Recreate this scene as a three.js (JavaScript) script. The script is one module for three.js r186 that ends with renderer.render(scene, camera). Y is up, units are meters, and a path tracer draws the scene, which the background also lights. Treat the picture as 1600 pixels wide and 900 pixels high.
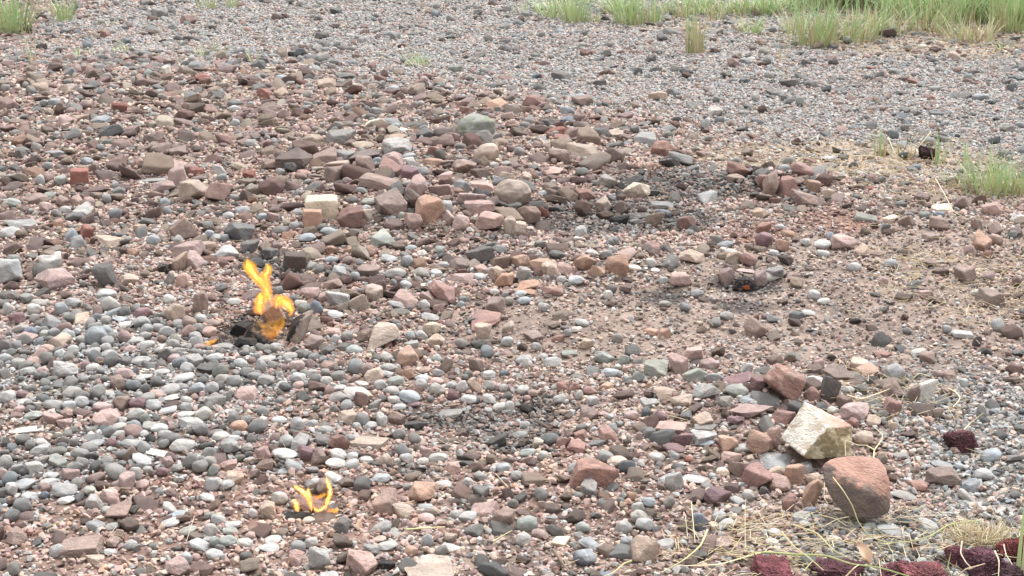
import * as THREE from 'three';
import { ImprovedNoise } from 'three/addons/math/ImprovedNoise.js';
import { ConvexGeometry } from 'three/addons/geometries/ConvexGeometry.js';
import { mergeVertices } from 'three/addons/utils/BufferGeometryUtils.js';

// ------------------------------------------------------------ camera, sky, sun, exposure
const scene = new THREE.Scene();
const PITCH = 18 * Math.PI / 180, FOCAL = 2460;               // focal length in pixels of a 1600 x 900 picture
const camera = new THREE.PerspectiveCamera(2 * Math.atan(450 / FOCAL) * 180 / Math.PI, 16 / 9, 0.1, 1500);
camera.position.set(0, 1.6, 0);
camera.rotation.set(-PITCH, 0, 0);
scene.add(camera);

const renderer = new THREE.WebGLRenderer({ antialias: true });
renderer.setSize(1024, 576);
renderer.toneMapping = THREE.LinearToneMapping;
renderer.toneMappingExposure = 2.55;
renderer.shadowMap.enabled = true;

const SUN = new THREE.Vector3(3.0, 9, -6.5).normalize();
{ // an overcast sky, brightest where the sun stands behind the cloud
  const W = 256, H = 128, d = new Float32Array(W * H * 4);
  for (let y = 0; y < H; y++) {
    const el = ((y + 0.5) / H - 0.5) * Math.PI, s = Math.sin(el);
    for (let x = 0; x < W; x++) {
      const az = ((x + 0.5) / W - 0.5) * 2 * Math.PI, c = Math.cos(el), dot = c * Math.cos(az) * SUN.x + s * SUN.y + c * Math.sin(az) * SUN.z;
      const l = s > 0 ? 0.34 + 0.40 * s + 1.05 * Math.exp((dot - 1) * 5) : 0.22, o = (y * W + x) * 4; d[o] = l * 1.0; d[o + 1] = l * 0.985; d[o + 2] = l * 0.99; d[o + 3] = 1; }
  }
  const t = new THREE.DataTexture(d, W, H, THREE.RGBAFormat, THREE.FloatType);
  t.mapping = THREE.EquirectangularReflectionMapping; t.magFilter = THREE.LinearFilter; t.needsUpdate = true;
  scene.background = t; scene.environment = t;
}
const sun = new THREE.DirectionalLight(new THREE.Color().setRGB(1, 0.965, 0.93), 1.5);
sun.position.copy(SUN).multiplyScalar(12).add(new THREE.Vector3(0, 0, -5.5)); sun.target.position.set(0, 0, -5.5);
sun.castShadow = true; sun.shadow.radius = 26; sun.shadow.mapSize.set(2048, 2048);
Object.assign(sun.shadow.camera, { left: -8, right: 8, top: 9, bottom: -9, near: 0.5, far: 40 });
scene.add(sun, sun.target);

// ------------------------------------------------------------ small helpers
function rng(seed) { let s = (seed * 2654435761) >>> 0; return () => { s = (s + 0x6d2b79f5) >>> 0; let t = Math.imul(s ^ (s >>> 15), 1 | s); t = (t + Math.imul(t ^ (t >>> 7), 61 | t)) ^ t; return ((t ^ (t >>> 14)) >>> 0) / 4294967296; }; }
const NZ = new ImprovedNoise();
const n3 = (x, y, z) => NZ.noise(x, y, z);
const fbm = (x, y, z) => n3(x, y, z) + 0.5 * n3(x * 2.03, y * 2.03, z * 2.03) + 0.25 * n3(x * 4.1, y * 4.1, z * 4.1);
const clamp = (x, a = 0, b = 1) => Math.min(b, Math.max(a, x));
const sstep = (a, b, x) => { const t = clamp((x - a) / (b - a)); return t * t * (3 - 2 * t); };
const mix = (a, b, t) => a + (b - a) * t;
const V = (x, y, z) => new THREE.Vector3(x, y, z);
const names = new Map();
function numbered(n) { const k = names.get(n) ?? 0; names.set(n, k + 1); return k ? n + '_' + String(k).padStart(3, '0') : n; }
function tag(o, name, label, category, group, kind) {
  o.name = numbered(name);
  if (label) o.userData.label = label;
  if (category) o.userData.category = category;
  if (group) o.userData.group = group;
  if (kind) o.userData.kind = kind;
  o.traverse((c) => { if (c.isMesh) { c.castShadow = true; c.receiveShadow = true; } });
  scene.add(o); return o;
}

// ------------------------------------------------------------ the lie of the land
const bumps = [];                                              // [x, z, radius, height]
function height(x, z) {
  let h = 0.030 * n3(x * 0.55 + 3.1, 0.3, z * 0.55) + 0.014 * n3(x * 1.7, 1.7, z * 1.7 + 5) + 0.004 * n3(x * 6, 2.2, z * 6);
  for (const [bx, bz, r, a] of bumps) { const d2 = ((x - bx) ** 2 + (z - bz) ** 2) / (r * r); if (d2 < 6) h += a * Math.exp(-d2); }
  const far = sstep(16, 60, Math.hypot(x, z)); return h * (1 - far);
}
const cp = Math.cos(PITCH), sp = Math.sin(PITCH);
const RIGHT = V(1, 0, 0), UP = V(0, cp, -sp), BACK = V(0, sp, cp);   // the axes that heights, widths and depths in the photograph are read along
// the point of the ground (raised by lift) that was photographed at (px, py)
function at(px, py, lift = 0) {
  const dx = (px - 800) / FOCAL, dy = (450 - py) / FOCAL;
  const d = V(dx, dy * cp - sp, -cp - dy * sp);
  let t = (1.6 - lift) / -d.y;
  for (let i = 0; i < 8; i++) { const x = d.x * t, z = d.z * t; t = (1.6 - lift - height(x, z)) / -d.y; }
  return { p: V(d.x * t, 1.6 + d.y * t, d.z * t), mpp: t / FOCAL, elev: Math.atan2(-d.y, Math.hypot(d.x, d.z)) };
}
for (const [px, py, r, a] of [[250, 160, 1.3, 0.09], [640, 250, 0.7, 0.05], [610, 310, 0.3, 0.05], [740, 345, 0.25, 0.045], [500, 325, 0.2, 0.02], [880, 240, 0.35, 0.03], [1050, 330, 0.5, -0.035], [900, 350, 0.3, -0.025], [1230, 290, 0.25, 0.05], [900, 412, 0.22, 0.035], [990, 412, 0.2, 0.025], [400, 520, 0.14, -0.025], [700, 650, 0.25, -0.03], [590, 620, 0.2, 0.015], [840, 650, 0.2, -0.02], [480, 800, 0.12, -0.02], [1190, 640, 0.3, 0.045], [1290, 650, 0.3, 0.02], [1165, 450, 0.1, -0.02], [170, 560, 0.4, 0.02]]) {
  const { p } = at(px, py); bumps.push([p.x, p.z, r, a]);
}
// zones of the ground: ellipses in metres
function zone(px, py, rx, ry) {
  const c = at(px, py), a = at(px, py - ry), b = at(px, py + ry);
  return [c.p.x, c.p.z, rx * c.mpp, Math.abs(a.p.z - b.p.z) / 2];
}
const zones = {
  pile: [zone(1140, 665, 130, 60), zone(1210, 615, 120, 35), zone(590, 285, 90, 45), zone(680, 325, 120, 32), zone(790, 345, 80, 25), zone(900, 235, 190, 22), zone(720, 225, 120, 25), zone(800, 405, 120, 20), zone(940, 412, 120, 16), zone(560, 470, 150, 50), zone(1360, 610, 110, 35), zone(300, 290, 130, 35), zone(1235, 290, 70, 30), zone(1200, 740, 90, 40), zone(440, 395, 140, 30), zone(1160, 395, 70, 25), zone(460, 255, 120, 30)],
  carpet: [zone(130, 560, 260, 75), zone(50, 745, 120, 60), zone(330, 590, 190, 60), zone(250, 690, 170, 50)],
  ring: [zone(600, 610, 140, 35), zone(760, 610, 90, 40), zone(560, 715, 150, 35)],
  heap: [zone(230, 175, 380, 110), zone(600, 220, 330, 110), zone(60, 320, 260, 110), zone(850, 240, 200, 70)],
  redfine: [zone(250, 780, 480, 130), zone(560, 500, 300, 130), zone(900, 740, 200, 80)],
  grey: [zone(900, 55, 560, 75), zone(1480, 150, 430, 100), zone(500, 30, 420, 70), zone(1200, 110, 420, 70)],
  greyright: [zone(1560, 700, 150, 200), zone(1480, 860, 220, 70)],
  soil: [zone(1300, 470, 330, 110), zone(920, 510, 260, 60), zone(1420, 380, 200, 60)],
  char: [zone(960, 345, 190, 28), zone(1080, 290, 120, 25), zone(1165, 448, 55, 18), zone(395, 530, 62, 28), zone(420, 530, 50, 24), zone(715, 660, 90, 22), zone(840, 650, 34, 30), zone(485, 802, 55, 16), zone(1035, 465, 40, 14), zone(1160, 480, 40, 10), zone(640, 735, 60, 12), zone(440, 730, 40, 14), zone(430, 415, 60, 22), zone(800, 690, 70, 20)],
  reddirt: [zone(1310, 345, 70, 22), zone(1130, 365, 120, 20)],
  sandy: [zone(1450, 66, 260, 26), zone(1100, 35, 120, 16), zone(1300, 250, 260, 25)],
  straw: [zone(1490, 850, 150, 42), zone(1330, 850, 320, 60), zone(1420, 265, 190, 55), zone(1380, 620, 110, 40), zone(1500, 450, 150, 60)],
};
function zoneAt(k, x, z) {
  const w = 0.25 * n3(x * 1.9 + 7, k.length, z * 1.9) + 0.15 * n3(x * 6, k.length, z * 6); let m = 0;
  for (const [cx, cz, rx, rz] of zones[k]) { const d = Math.hypot((x - cx) / rx, (z - cz) / rz) + w; if (d < 1.2) m = Math.max(m, sstep(1.2, 0.7, d)); }
  return m;
}

// ------------------------------------------------------------ colours (linear) and materials
const C = { // code: [r, g, b, words]
  w: [0.60, 0.58, 0.535, 'whitish'], lg: [0.365, 0.36, 0.348, 'pale grey'], g: [0.27, 0.263, 0.252, 'grey'], dg: [0.135, 0.13, 0.128, 'dark grey'],
  bg: [0.27, 0.288, 0.30, 'blue-grey'], bl: [0.155, 0.178, 0.215, 'slate blue'], gg: [0.27, 0.283, 0.258, 'greenish grey'], c: [0.013, 0.0125, 0.0125, 'soot-black'],
  pk: [0.39, 0.282, 0.258, 'pinkish'], rb: [0.265, 0.16, 0.138, 'reddish brown'], br: [0.245, 0.182, 0.158, 'brown'], db: [0.13, 0.098, 0.087, 'dark brown'],
  ta: [0.405, 0.322, 0.265, 'tan'], or: [0.375, 0.248, 0.19, 'orange-brown'], rd: [0.265, 0.12, 0.098, 'brick-red'], pu: [0.185, 0.115, 0.122, 'purplish'], cr: [0.62, 0.54, 0.44, 'cream'],
};
function noiseTexture(size, seed, cells, lo, hi, power = 1) {
  const R = rng(seed), out = new Float32Array(size * size); let amp = 1, total = 0;
  for (const n of cells) {
    const g = new Float32Array(n * n).map(() => R()); total += amp;
    for (let y = 0; y < size; y++) for (let x = 0; x < size; x++) {
      const u = x / size * n, v = y / size * n, i = Math.floor(u), j = Math.floor(v), a = u - i, b = v - j, s = a * a * (3 - 2 * a), t = b * b * (3 - 2 * b);
      const q = (p, r) => g[((r % n) * n) + (p % n)];
      out[y * size + x] += amp * mix(mix(q(i, j), q(i + 1, j), s), mix(q(i, j + 1), q(i + 1, j + 1), s), t);
    }
    amp *= 0.75;
  }
  const d = new Uint8Array(size * size * 4);
  for (let i = 0; i < size * size; i++) { const f = clamp((out[i] / total - 0.2) / 0.6), v = Math.round(255 * mix(lo, hi, f ** power)); d[i * 4] = d[i * 4 + 1] = d[i * 4 + 2] = v; d[i * 4 + 3] = 255; }
  const t = new THREE.DataTexture(d, size, size); t.wrapS = t.wrapT = THREE.RepeatWrapping; t.magFilter = THREE.LinearFilter; t.needsUpdate = true; return t;
}
const mottle = noiseTexture(512, 11, [9, 23, 61, 140, 256], 0.74, 1.0), grain = noiseTexture(512, 12, [31, 83, 170, 256], 0, 1), fine = noiseTexture(512, 13, [13, 40, 120, 256], 0.4, 1.0);
const M = {
  pebble: new THREE.MeshStandardMaterial({ vertexColors: true, map: mottle, bumpMap: grain, bumpScale: 0.0012, roughness: 0.78 }),
  rock: new THREE.MeshStandardMaterial({ vertexColors: true, map: mottle, bumpMap: grain, bumpScale: 0.003, roughness: 0.92 }),
  lava: new THREE.MeshStandardMaterial({ vertexColors: true, map: fine, bumpMap: grain, bumpScale: 0.008, roughness: 0.95 }),
  chip: new THREE.MeshStandardMaterial({ roughness: 0.9 }),
  ground: new THREE.MeshStandardMaterial({ vertexColors: true, map: fine, bumpMap: grain, bumpScale: 0.006, roughness: 1 }),
  leaf: new THREE.MeshPhysicalMaterial({ vertexColors: true, roughness: 0.75, transmission: 0.3, thickness: 0, side: THREE.DoubleSide }),
  straw: new THREE.MeshStandardMaterial({ vertexColors: true, roughness: 0.7, side: THREE.DoubleSide }),
};
// ------------------------------------------------------------ stone shapes
const spheres = new Map();
function sphere(D) {
  if (!spheres.has(D)) { const g = new THREE.IcosahedronGeometry(1, D); g.deleteAttribute('uv'); g.deleteAttribute('normal'); spheres.set(D, mergeVertices(g, 1e-5)); }
  return spheres.get(D);
}
function randomDir(R) { const z = R() * 2 - 1, a = R() * 6.2832, s = Math.sqrt(1 - z * z); return [s * Math.cos(a), z, s * Math.sin(a)]; }
function cutPlanes(R, n, slab) {
  const P = [];
  for (let i = 0; i < n; i++) { const d = randomDir(R); P.push([...d, 0.72 + 0.28 * R()]); }
  for (const [x, y, z] of [[1, 0, 0], [-1, 0, 0], [0, 1, 0], [0, -1, 0], [0, 0, 1], [0, 0, -1]]) {
    const j = () => (R() - 0.5) * (slab ? 0.25 : 0.75), v = V(x + j(), y + j(), z + j()).normalize(); P.push([v.x, v.y, v.z, y && slab ? 0.6 : 0.8 + 0.12 * R()]);
  }
  return P;
}
function boxPlanes(R) {
  const P = [];
  for (const [x, y, z] of [[1, 0, 0], [-1, 0, 0], [0, 1, 0], [0, -1, 0], [0, 0, 1], [0, 0, -1]]) { const j = () => (R() - 0.5) * 0.14, v = V(x + j(), y + j(), z + j()).normalize(); P.push([v.x, v.y, v.z, 0.8]); }
  for (let i = 0; i < 3; i++) { const d = V(Math.sign(R() - 0.5), Math.sign(R() - 0.5), Math.sign(R() - 0.5)).normalize(); P.push([d.x, d.y, d.z, 1.16 + 0.1 * R()]); }
  return P;
}
function hullPlanes(points) { // planes through the faces of the convex hull, about its centre (at 0)
  const g = new ConvexGeometry(points), a = g.attributes.position, P = [];
  for (let i = 0; i < a.count; i += 3) {
    const p = V().fromBufferAttribute(a, i), n = V().fromBufferAttribute(a, i + 1).sub(p).cross(V().fromBufferAttribute(a, i + 2).sub(p)).normalize(), d = n.dot(p);
    if (d > 1e-4 && !P.some((q) => q[0] * n.x + q[1] * n.y + q[2] * n.z > 0.999)) P.push([n.x, n.y, n.z, d]);
  }
  return P;
}
// o: shape, a b c (half sizes), D, seed, color [r,g,b], tilt, yaw, planes, sharp, rough, paint(local point, normal of the main face) -> colour or null
function stoneGeometry(o) {
  const R = rng(o.seed), S = sphere(o.D), pos = S.attributes.position, n = pos.count, out = new Float32Array(n * 3), col = new Float32Array(n * 3), uv = new Float32Array(n * 2);
  const planes = o.planes ?? (o.shape === 'pebble' ? null : o.shape === 'block' ? boxPlanes(R) : cutPlanes(R, o.shape === 'slab' ? 5 : 4 + Math.floor(R() * 5), o.shape === 'slab'));
  const sharp = o.sharp ?? (o.shape === 'lava' ? 9 : o.shape === 'block' ? 40 : 38), sx = R() * 50, sy = R() * 50, sz = R() * 50, rough = o.rough ?? (o.shape === 'pebble' ? 0.012 : 0.035);
  const flats = planes ? [] : [0, 1, 2].map(() => [...randomDir(R), 0.68 + 0.25 * R()]);
  const vein = !planes && R() < 0.16 ? [...randomDir(R), (R() - 0.5) * 0.8, 1.3 + 0.3 * R()] : null;
  const egg = (R() - 0.5) * 0.25, egg2 = (R() - 0.5) * 0.2, tone = planes?.map(() => 0.9 + 0.2 * R());
  const m = new THREE.Matrix4().makeRotationFromEuler(new THREE.Euler((o.pitch ?? 0), o.yaw ?? 0, 0)), mt = new THREE.Matrix4().makeRotationZ(o.tilt ?? 0), v = V();
  let maxX = 1, maxY = 1, minY = -1;
  for (let i = 0; i < n; i++) {
    const x = pos.getX(i), y = pos.getY(i), z = pos.getZ(i); let r = 1, face = -1;
    if (planes) {
      let sum = 0, best = 0;
      planes.forEach((p, k) => { const q = (p[0] * x + p[1] * y + p[2] * z) / p[3]; if (q > 0) { sum += Math.pow(q, sharp); if (q > best) { best = q; face = k; } } });
      r = Math.pow(sum, -1 / sharp);
    } else {
      r = 1 / Math.pow(Math.pow(Math.abs(x), 2.25) + Math.pow(Math.abs(y), 2.1) + Math.pow(Math.abs(z), 2.25), 1 / 2.2);
      r *= 1 + egg * x * 0.5 + egg2 * z * 0.5 + 0.17 * n3(x * 1.2 + sx, y * 1.2 + sy, z * 1.2 + sz) + 0.05 * n3(x * 2.9 + sy, y * 2.9 + sz, z * 2.9 + sx);
      for (const f of flats) { const q = (f[0] * x + f[1] * y + f[2] * z) * r; if (q > f[3]) r *= 1 - 0.8 * (1 - f[3] / q); }
    }
    const f = o.planes ? 1 / (o.size ?? 0.1) : 1, X = x * r * f, Y = y * r * f, Z = z * r * f;
    let bump = rough * (fbm(X * 2.6 + sx, Y * 2.6 + sy, Z * 2.6 + sz) + 0.5 * n3(X * 9 + sx, Y * 9, Z * 9 + sz) + (o.D > 11 ? 0.4 * n3(X * 21, Y * 21 + sy, Z * 21) : 0));
    if (o.shape === 'lava') { const a = Math.abs(n3(X * 3.5 + sx, Y * 3.5, Z * 3.5)), b = Math.abs(n3(X * 8 + sx, Y * 8 + sy, Z * 8)), cc = n3(X * 15, Y * 15 + sy, Z * 15); bump = 0.26 * a + 0.19 * b + 0.10 * cc + 0.05 * n3(X * 24, Y * 24, Z * 24 + sx) - 0.14; }
    r *= 1 + bump;
    v.set(x * r * (o.planes ? 1 : o.a), y * r * (o.planes ? 1 : o.b), z * r * (o.planes ? 1 : o.c)).applyMatrix4(m).applyMatrix4(mt);
    out[i * 3] = v.x; out[i * 3 + 1] = v.y; out[i * 3 + 2] = v.z;
    let k = 1 + (o.shape === 'lava' ? 0.5 : 0.25) * fbm(X * 1.5 + sz, Y * 1.5 + sx, Z * 1.5 + sy) + 0.10 * n3(X * 7 + sy, Y * 7, Z * 7 + sx);
    let base = o.color; if (o.paint) base = o.paint(X, Y, Z, face >= 0 ? planes[face] : null, fbm(X * 2.5 + sx, Y * 2.5, Z * 2.5 + sz)) ?? base;
    if (face >= 0 && !o.paint) k *= tone[face];
    if (vein) k *= mix(1, vein[4], sstep(0.09, 0.03, Math.abs(vein[0] * x + vein[1] * y + vein[2] * z - vein[3] + 0.08 * n3(X * 3, Y * 3, Z * 3))));
    const warm = 1 + 0.05 * n3(X + sx, Y + 9, Z);
    col[i * 3] = clamp(base[0] * k * warm, 0, 0.9); col[i * 3 + 1] = clamp(base[1] * k, 0, 0.9); col[i * 3 + 2] = clamp(base[2] * k / warm, 0, 0.9);
    uv[i * 2] = (v.x + 0.55 * v.y) * 5 + sx; uv[i * 2 + 1] = (v.z - 0.65 * v.y) * 5 + sz;
  }
  const g = new THREE.BufferGeometry(); g.setIndex(S.index);
  g.setAttribute('position', new THREE.BufferAttribute(out, 3)); g.setAttribute('color', new THREE.BufferAttribute(col, 3)); g.setAttribute('uv', new THREE.BufferAttribute(uv, 2));
  g.computeVertexNormals(); return g;
}

// ------------------------------------------------------------ single stones, read off the photograph in enlarged tiles (1600 x 900 each, four times enlarged)
const stones = [], footprints = [];
let tileX = 0, tileY = 0, seedNow = 100;
function tile(c, r) { tileX = c * 400; tileY = r * 225; }
function stone(kind, shape, zx, zy, zw, zh, code, tilt = 0, extra = {}) {
  stones.push({ kind, shape, px: tileX + zx / 4, py: tileY + zy / 4, w: zw / 4, h: zh / 4, code, tilt, seed: ++seedNow, ...extra });
}
const p = (x, y, w, h, code, tilt, extra) => stone('pebble', 'pebble', x, y, w, h, code, tilt, extra);
const r = (x, y, w, h, code, tilt, extra) => stone('rock', 'rock', x, y, w, h, code, tilt, extra);
const s = (x, y, w, h, code, tilt, extra) => stone('flat_stone', 'slab', x, y, w, h, code, tilt, extra);
const k = (x, y, w, h, code, tilt, extra) => stone('brick', 'block', x, y, w, h, code, tilt, extra);
const dome = (x, y, w, h, code, tilt, extra) => stone('rock', 'pebble', x, y, w, h, code, tilt, extra);   // a rock worn round
const mark = (label, lm) => ({ label, lm });
tile(0, 0);
r(1040,445,60,60,'w'); r(445,455,70,60,'bg'); r(755,680,90,70,'rd'); p(340,645,80,60,'bg'); r(1225,685,110,70,'db'); p(1470,650,110,50,'dg'); p(1465,685,80,50,'lg');
r(425,370,90,60,'br'); r(1270,490,90,50,'rd'); r(700,820,150,80,'dg'); r(410,755,90,60,'pk'); r(495,740,110,45,'ta'); r(1400,870,110,60,'rb'); r(960,870,120,60,'db');
p(1470,770,60,50,'bg'); r(660,220,70,50,'rb'); r(1200,240,100,40,'dg'); r(430,555,90,60,'ta'); r(250,555,90,60,'ta'); r(1000,85,90,60,'g'); r(1180,130,100,60,'br'); r(640,755,100,50,'bg');
tile(1, 0);
dome(1370,800,250,165,'gg',0,{...mark('large greenish grey domed boulder, topmost of the big stones','the green-grey boulder')});
p(1165,835,130,80,'db'); r(1405,865,160,80,'dg',15); r(525,865,170,80,'g'); r(370,870,130,60,'ta'); r(740,770,150,70,'cr'); p(860,555,80,40,'bg'); r(780,495,80,50,'rb');
r(150,495,80,45,'bg'); r(45,590,90,70,'rd'); r(155,585,90,60,'ta'); r(440,530,110,60,'ta'); r(560,480,130,40,'dg'); r(500,75,70,40,'dg'); r(405,225,80,40,'dg'); p(590,225,50,30,'lg');
r(870,230,60,50,'g'); p(870,790,60,40,'bg'); p(915,815,70,30,'w'); r(1250,430,90,50,'gg'); r(1330,525,50,30,'dg'); p(380,405,45,40,'dg'); p(495,395,50,35,'dg');
r(1500,665,130,60,'or'); r(1320,695,90,50,'rb'); r(60,690,130,60,'br'); r(760,700,90,60,'g'); r(860,880,140,70,'ta');
tile(2, 0);
p(345,695,90,60,'bg',-15); p(340,750,90,50,'bl'); r(440,635,120,60,'br'); p(430,600,70,30,'bg'); r(260,830,140,60,'rd'); r(130,645,120,80,'rb'); r(310,870,90,50,'rb'); r(550,830,120,60,'dg');
r(910,605,110,60,'ta'); r(310,480,120,50,'dg'); r(870,370,60,50,'dg'); r(790,450,60,50,'dg'); r(1090,450,80,40,'dg'); p(820,775,100,30,'dg'); r(610,415,100,30,'dg'); p(1490,370,60,30,'w');
r(1270,700,100,50,'lg'); r(1390,395,80,60,'pk'); r(900,440,70,40,'dg'); p(410,440,60,25,'g'); r(640,840,100,50,'ta'); r(80,690,60,50,'br'); r(830,870,130,60,'g');
tile(3, 0);
p(1330,610,100,50,'bg',0,mark('blue-grey pebble alone on the far grey gravel below the tall grass','the lone blue-grey pebble')); p(1575,780,60,40,'bg'); r(130,520,120,50,'dg'); r(405,295,70,40,'dg'); r(740,205,100,60,'db'); r(850,755,80,30,'dg'); s(1070,710,130,30,'dg'); s(1200,730,90,25,'dg');
r(910,705,90,30,'dg'); r(1290,455,60,30,'dg'); r(850,495,60,30,'db'); r(910,510,90,35,'rb'); r(1010,610,70,40,'pk'); r(40,580,90,30,'dg'); r(100,615,40,35,'dg'); r(1040,315,60,30,'db');
r(1160,355,80,50,'ta'); r(640,425,60,25,'rb'); r(1040,555,70,30,'g'); p(965,290,60,25,'w');
tile(0, 1);
k(495,210,130,100,'rd',0,mark('small brick-red cube of broken brick far from the flames','the brick-red cube'));
p(545,110,80,50,'bg'); p(380,230,80,60,'gg'); p(80,370,110,60,'gg'); p(40,380,60,50,'lg'); r(215,345,140,60,'br'); p(310,325,80,50,'gg'); p(410,415,70,50,'lg'); r(510,420,110,70,'lg');
r(290,395,90,50,'pk'); r(480,360,70,60,'pk'); r(555,375,80,60,'pk'); r(390,365,80,60,'br'); r(1110,210,130,150,'pk'); r(1205,290,150,110,'ta'); r(1370,300,160,120,'pk',-20); r(1030,270,140,70,'pk',20);
r(1220,175,100,60,'rd'); r(1375,165,90,70,'lg'); s(940,225,200,40,'g',8); r(1560,195,80,50,'rd'); s(1060,120,230,60,'pk'); p(1030,370,70,60,'bg'); p(1045,420,60,60,'bg'); r(960,425,100,80,'br');
r(1160,540,180,130,'br',20); p(1115,595,70,50,'lg'); p(1520,425,110,70,'bg'); p(1430,450,80,50,'lg'); r(1500,555,180,110,'dg',-15); p(1350,590,80,50,'lg'); p(1310,570,60,60,'bg'); p(1405,590,60,50,'bg');
p(955,605,90,70,'bg'); p(975,545,60,35,'lg'); p(450,580,80,100,'bg'); r(545,560,90,80,'rd',-30); r(680,610,170,60,'ta'); r(130,505,200,60,'g',-8); p(55,555,140,70,'lg'); r(365,505,60,60,'or');
r(1180,660,190,100,'pk'); r(1290,650,120,70,'ta'); r(1420,690,140,70,'lg'); r(1120,750,100,120,'ta'); r(1220,735,100,110,'pk'); r(1560,650,100,70,'dg');
r(660,830,160,160,'dg',25,mark('chunky dark grey rock standing behind the pebble carpet','the chunky dark rock')); r(340,850,250,130,'pk',-8,mark('broad pinkish slab lying at the upper edge of the pebble carpet','the broad pinkish slab'));
r(50,810,160,150,'lg'); r(810,850,120,60,'ta'); r(1060,850,60,90,'g'); r(1140,860,80,90,'pk'); r(1030,785,80,60,'c'); s(700,395,150,30,'br'); p(450,815,80,40,'br'); r(1410,720,110,40,'rb');
r(880,530,90,50,'ta'); r(310,740,150,70,'lg'); r(830,680,80,50,'or'); r(1000,30,110,60,'br'); r(1110,50,110,50,'br'); r(850,125,90,60,'pk'); r(340,60,120,40,'g'); p(250,230,60,70,'lg'); r(305,215,60,60,'pk'); r(490,620,90,80,'g');
tile(1, 1);
k(415,410,205,150,'cr',0,mark('cream half brick standing behind a small orange brick piece','the cream half brick'));
k(350,475,125,120,'or',0,mark('small orange brick piece leaning on the cream half brick','the orange brick piece'));
r(590,470,150,120,'rb'); r(680,455,90,80,'ta'); r(840,385,220,160,'br',-10,mark('big mauve-brown rock in the stone ring in front of the slanting slab','the big mauve rock')); s(770,240,250,110,'br',-12,mark('long brown slab propped at a slant behind the mauve rock','the slanting brown slab'));
p(705,360,90,45,'gg'); p(600,350,80,50,'dg'); p(690,415,70,60,'lg',-35); p(850,470,60,45,'bg'); p(915,450,60,50,'gg'); r(1090,420,170,160,'or',-20); r(985,490,110,100,'pk'); p(1280,495,110,100,'pk');
r(1200,470,70,90,'pk'); r(1450,490,180,100,'pk'); r(1585,520,70,110,'ta'); r(1190,400,90,80,'lg'); r(1400,400,180,80,'pk',10); r(1340,345,180,90,'pk'); r(1160,285,170,80,'pk'); r(1285,270,100,80,'g');
s(1410,265,160,70,'pk'); r(1000,275,130,110,'pk',-30); r(1010,350,150,60,'db',-35); r(850,120,130,110,'pk'); r(845,165,140,110,'rb'); r(960,190,100,90,'pu'); r(490,200,110,100,'br');
r(245,105,220,100,'db',0,mark('dark brown broad lump of rock behind the stone ring','the dark broad lump')); r(90,130,120,60,'br'); r(430,85,140,80,'br'); r(555,75,110,60,'g'); r(690,70,170,60,'db',8); r(510,130,140,50,'ta'); r(690,130,120,90,'br');
r(880,25,170,90,'lg'); p(955,75,90,40,'bg'); r(960,105,80,40,'w'); r(1105,45,70,70,'rb'); r(1110,115,120,50,'or'); r(1200,120,80,50,'br'); p(1440,55,160,110,'ta',15,mark('rounded grey-tan boulder just in front of the greenish boulder','the grey-tan boulder'));
r(1300,145,140,80,'br',-15); p(1485,130,70,35,'lg'); p(1560,125,70,35,'g'); r(1410,190,130,60,'db'); p(1500,220,45,40,'bg'); r(1570,215,100,80,'ta'); r(1180,205,90,50,'pk'); p(295,180,90,35,'rb');
r(790,600,140,80,'gg'); p(835,715,110,50,'bg'); p(945,735,80,70,'bg'); r(700,790,140,60,'br'); p(870,810,140,70,'g'); p(1035,805,110,60,'g'); p(1125,810,80,50,'lg'); p(1400,835,90,50,'lg',-15);
p(620,830,60,60,'bg'); p(470,725,90,50,'bg'); k(240,740,160,120,'db',-8,mark('dark brown squared rock just behind the tall flame','the dark squared rock')); r(90,690,120,70,'dg'); p(150,545,110,60,'dg'); p(245,515,80,60,'bg'); p(455,545,110,50,'bg'); p(320,585,120,50,'bg');
r(200,575,80,50,'or'); p(45,460,80,50,'bg'); r(110,460,80,70,'pk'); r(470,665,80,50,'or'); r(585,665,80,40,'or'); r(720,670,80,60,'rb'); r(1400,690,200,120,'dg',12,mark('dark grey jagged rock at the end of the orange stone row','the dark jagged rock'));
r(1530,740,120,90,'br'); r(1270,755,120,70,'br'); p(1170,760,80,50,'lg'); p(970,650,80,40,'bg'); r(1040,685,70,40,'w'); r(1150,670,60,50,'gg'); p(1475,800,70,60,'bg'); r(1505,820,100,80,'ta',30); r(1550,860,110,90,'or');
r(1410,785,90,50,'pk'); r(1290,840,130,60,'pk'); p(1365,870,50,45,'pk'); p(1120,875,110,40,'bg'); p(935,880,80,50,'lg'); r(520,800,90,70,'lg',-30); r(350,770,60,60,'lg'); r(480,880,120,60,'br');
tile(2, 1);
r(445,40,190,80,'ta'); r(650,75,110,90,'br'); r(955,40,160,100,'rb'); r(295,75,130,80,'br'); p(165,190,50,35,'bl'); r(600,240,110,70,'g'); r(765,290,200,115,'cr',-12,{yaw:0.3,...mark('cream-topped tan stone standing in the sooty stone ring','the cream-topped stone')});
p(195,310,70,35,'bg'); r(460,320,120,60,'rb'); r(570,385,100,80,'ta'); r(690,400,100,80,'br'); r(440,410,110,100,'br',-40); r(200,430,60,70,'rd'); r(105,450,140,110,'br'); r(40,540,90,90,'ta');
s(940,385,150,45,'g'); p(950,440,100,60,'bl'); r(890,475,110,100,'ta'); r(670,480,120,60,'c'); r(765,490,60,40,'g'); r(790,455,140,40,'dg'); r(1095,500,130,100,'rb',0,mark('purplish red rock alone on the sooty ring floor','the lone purplish red rock'));
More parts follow.
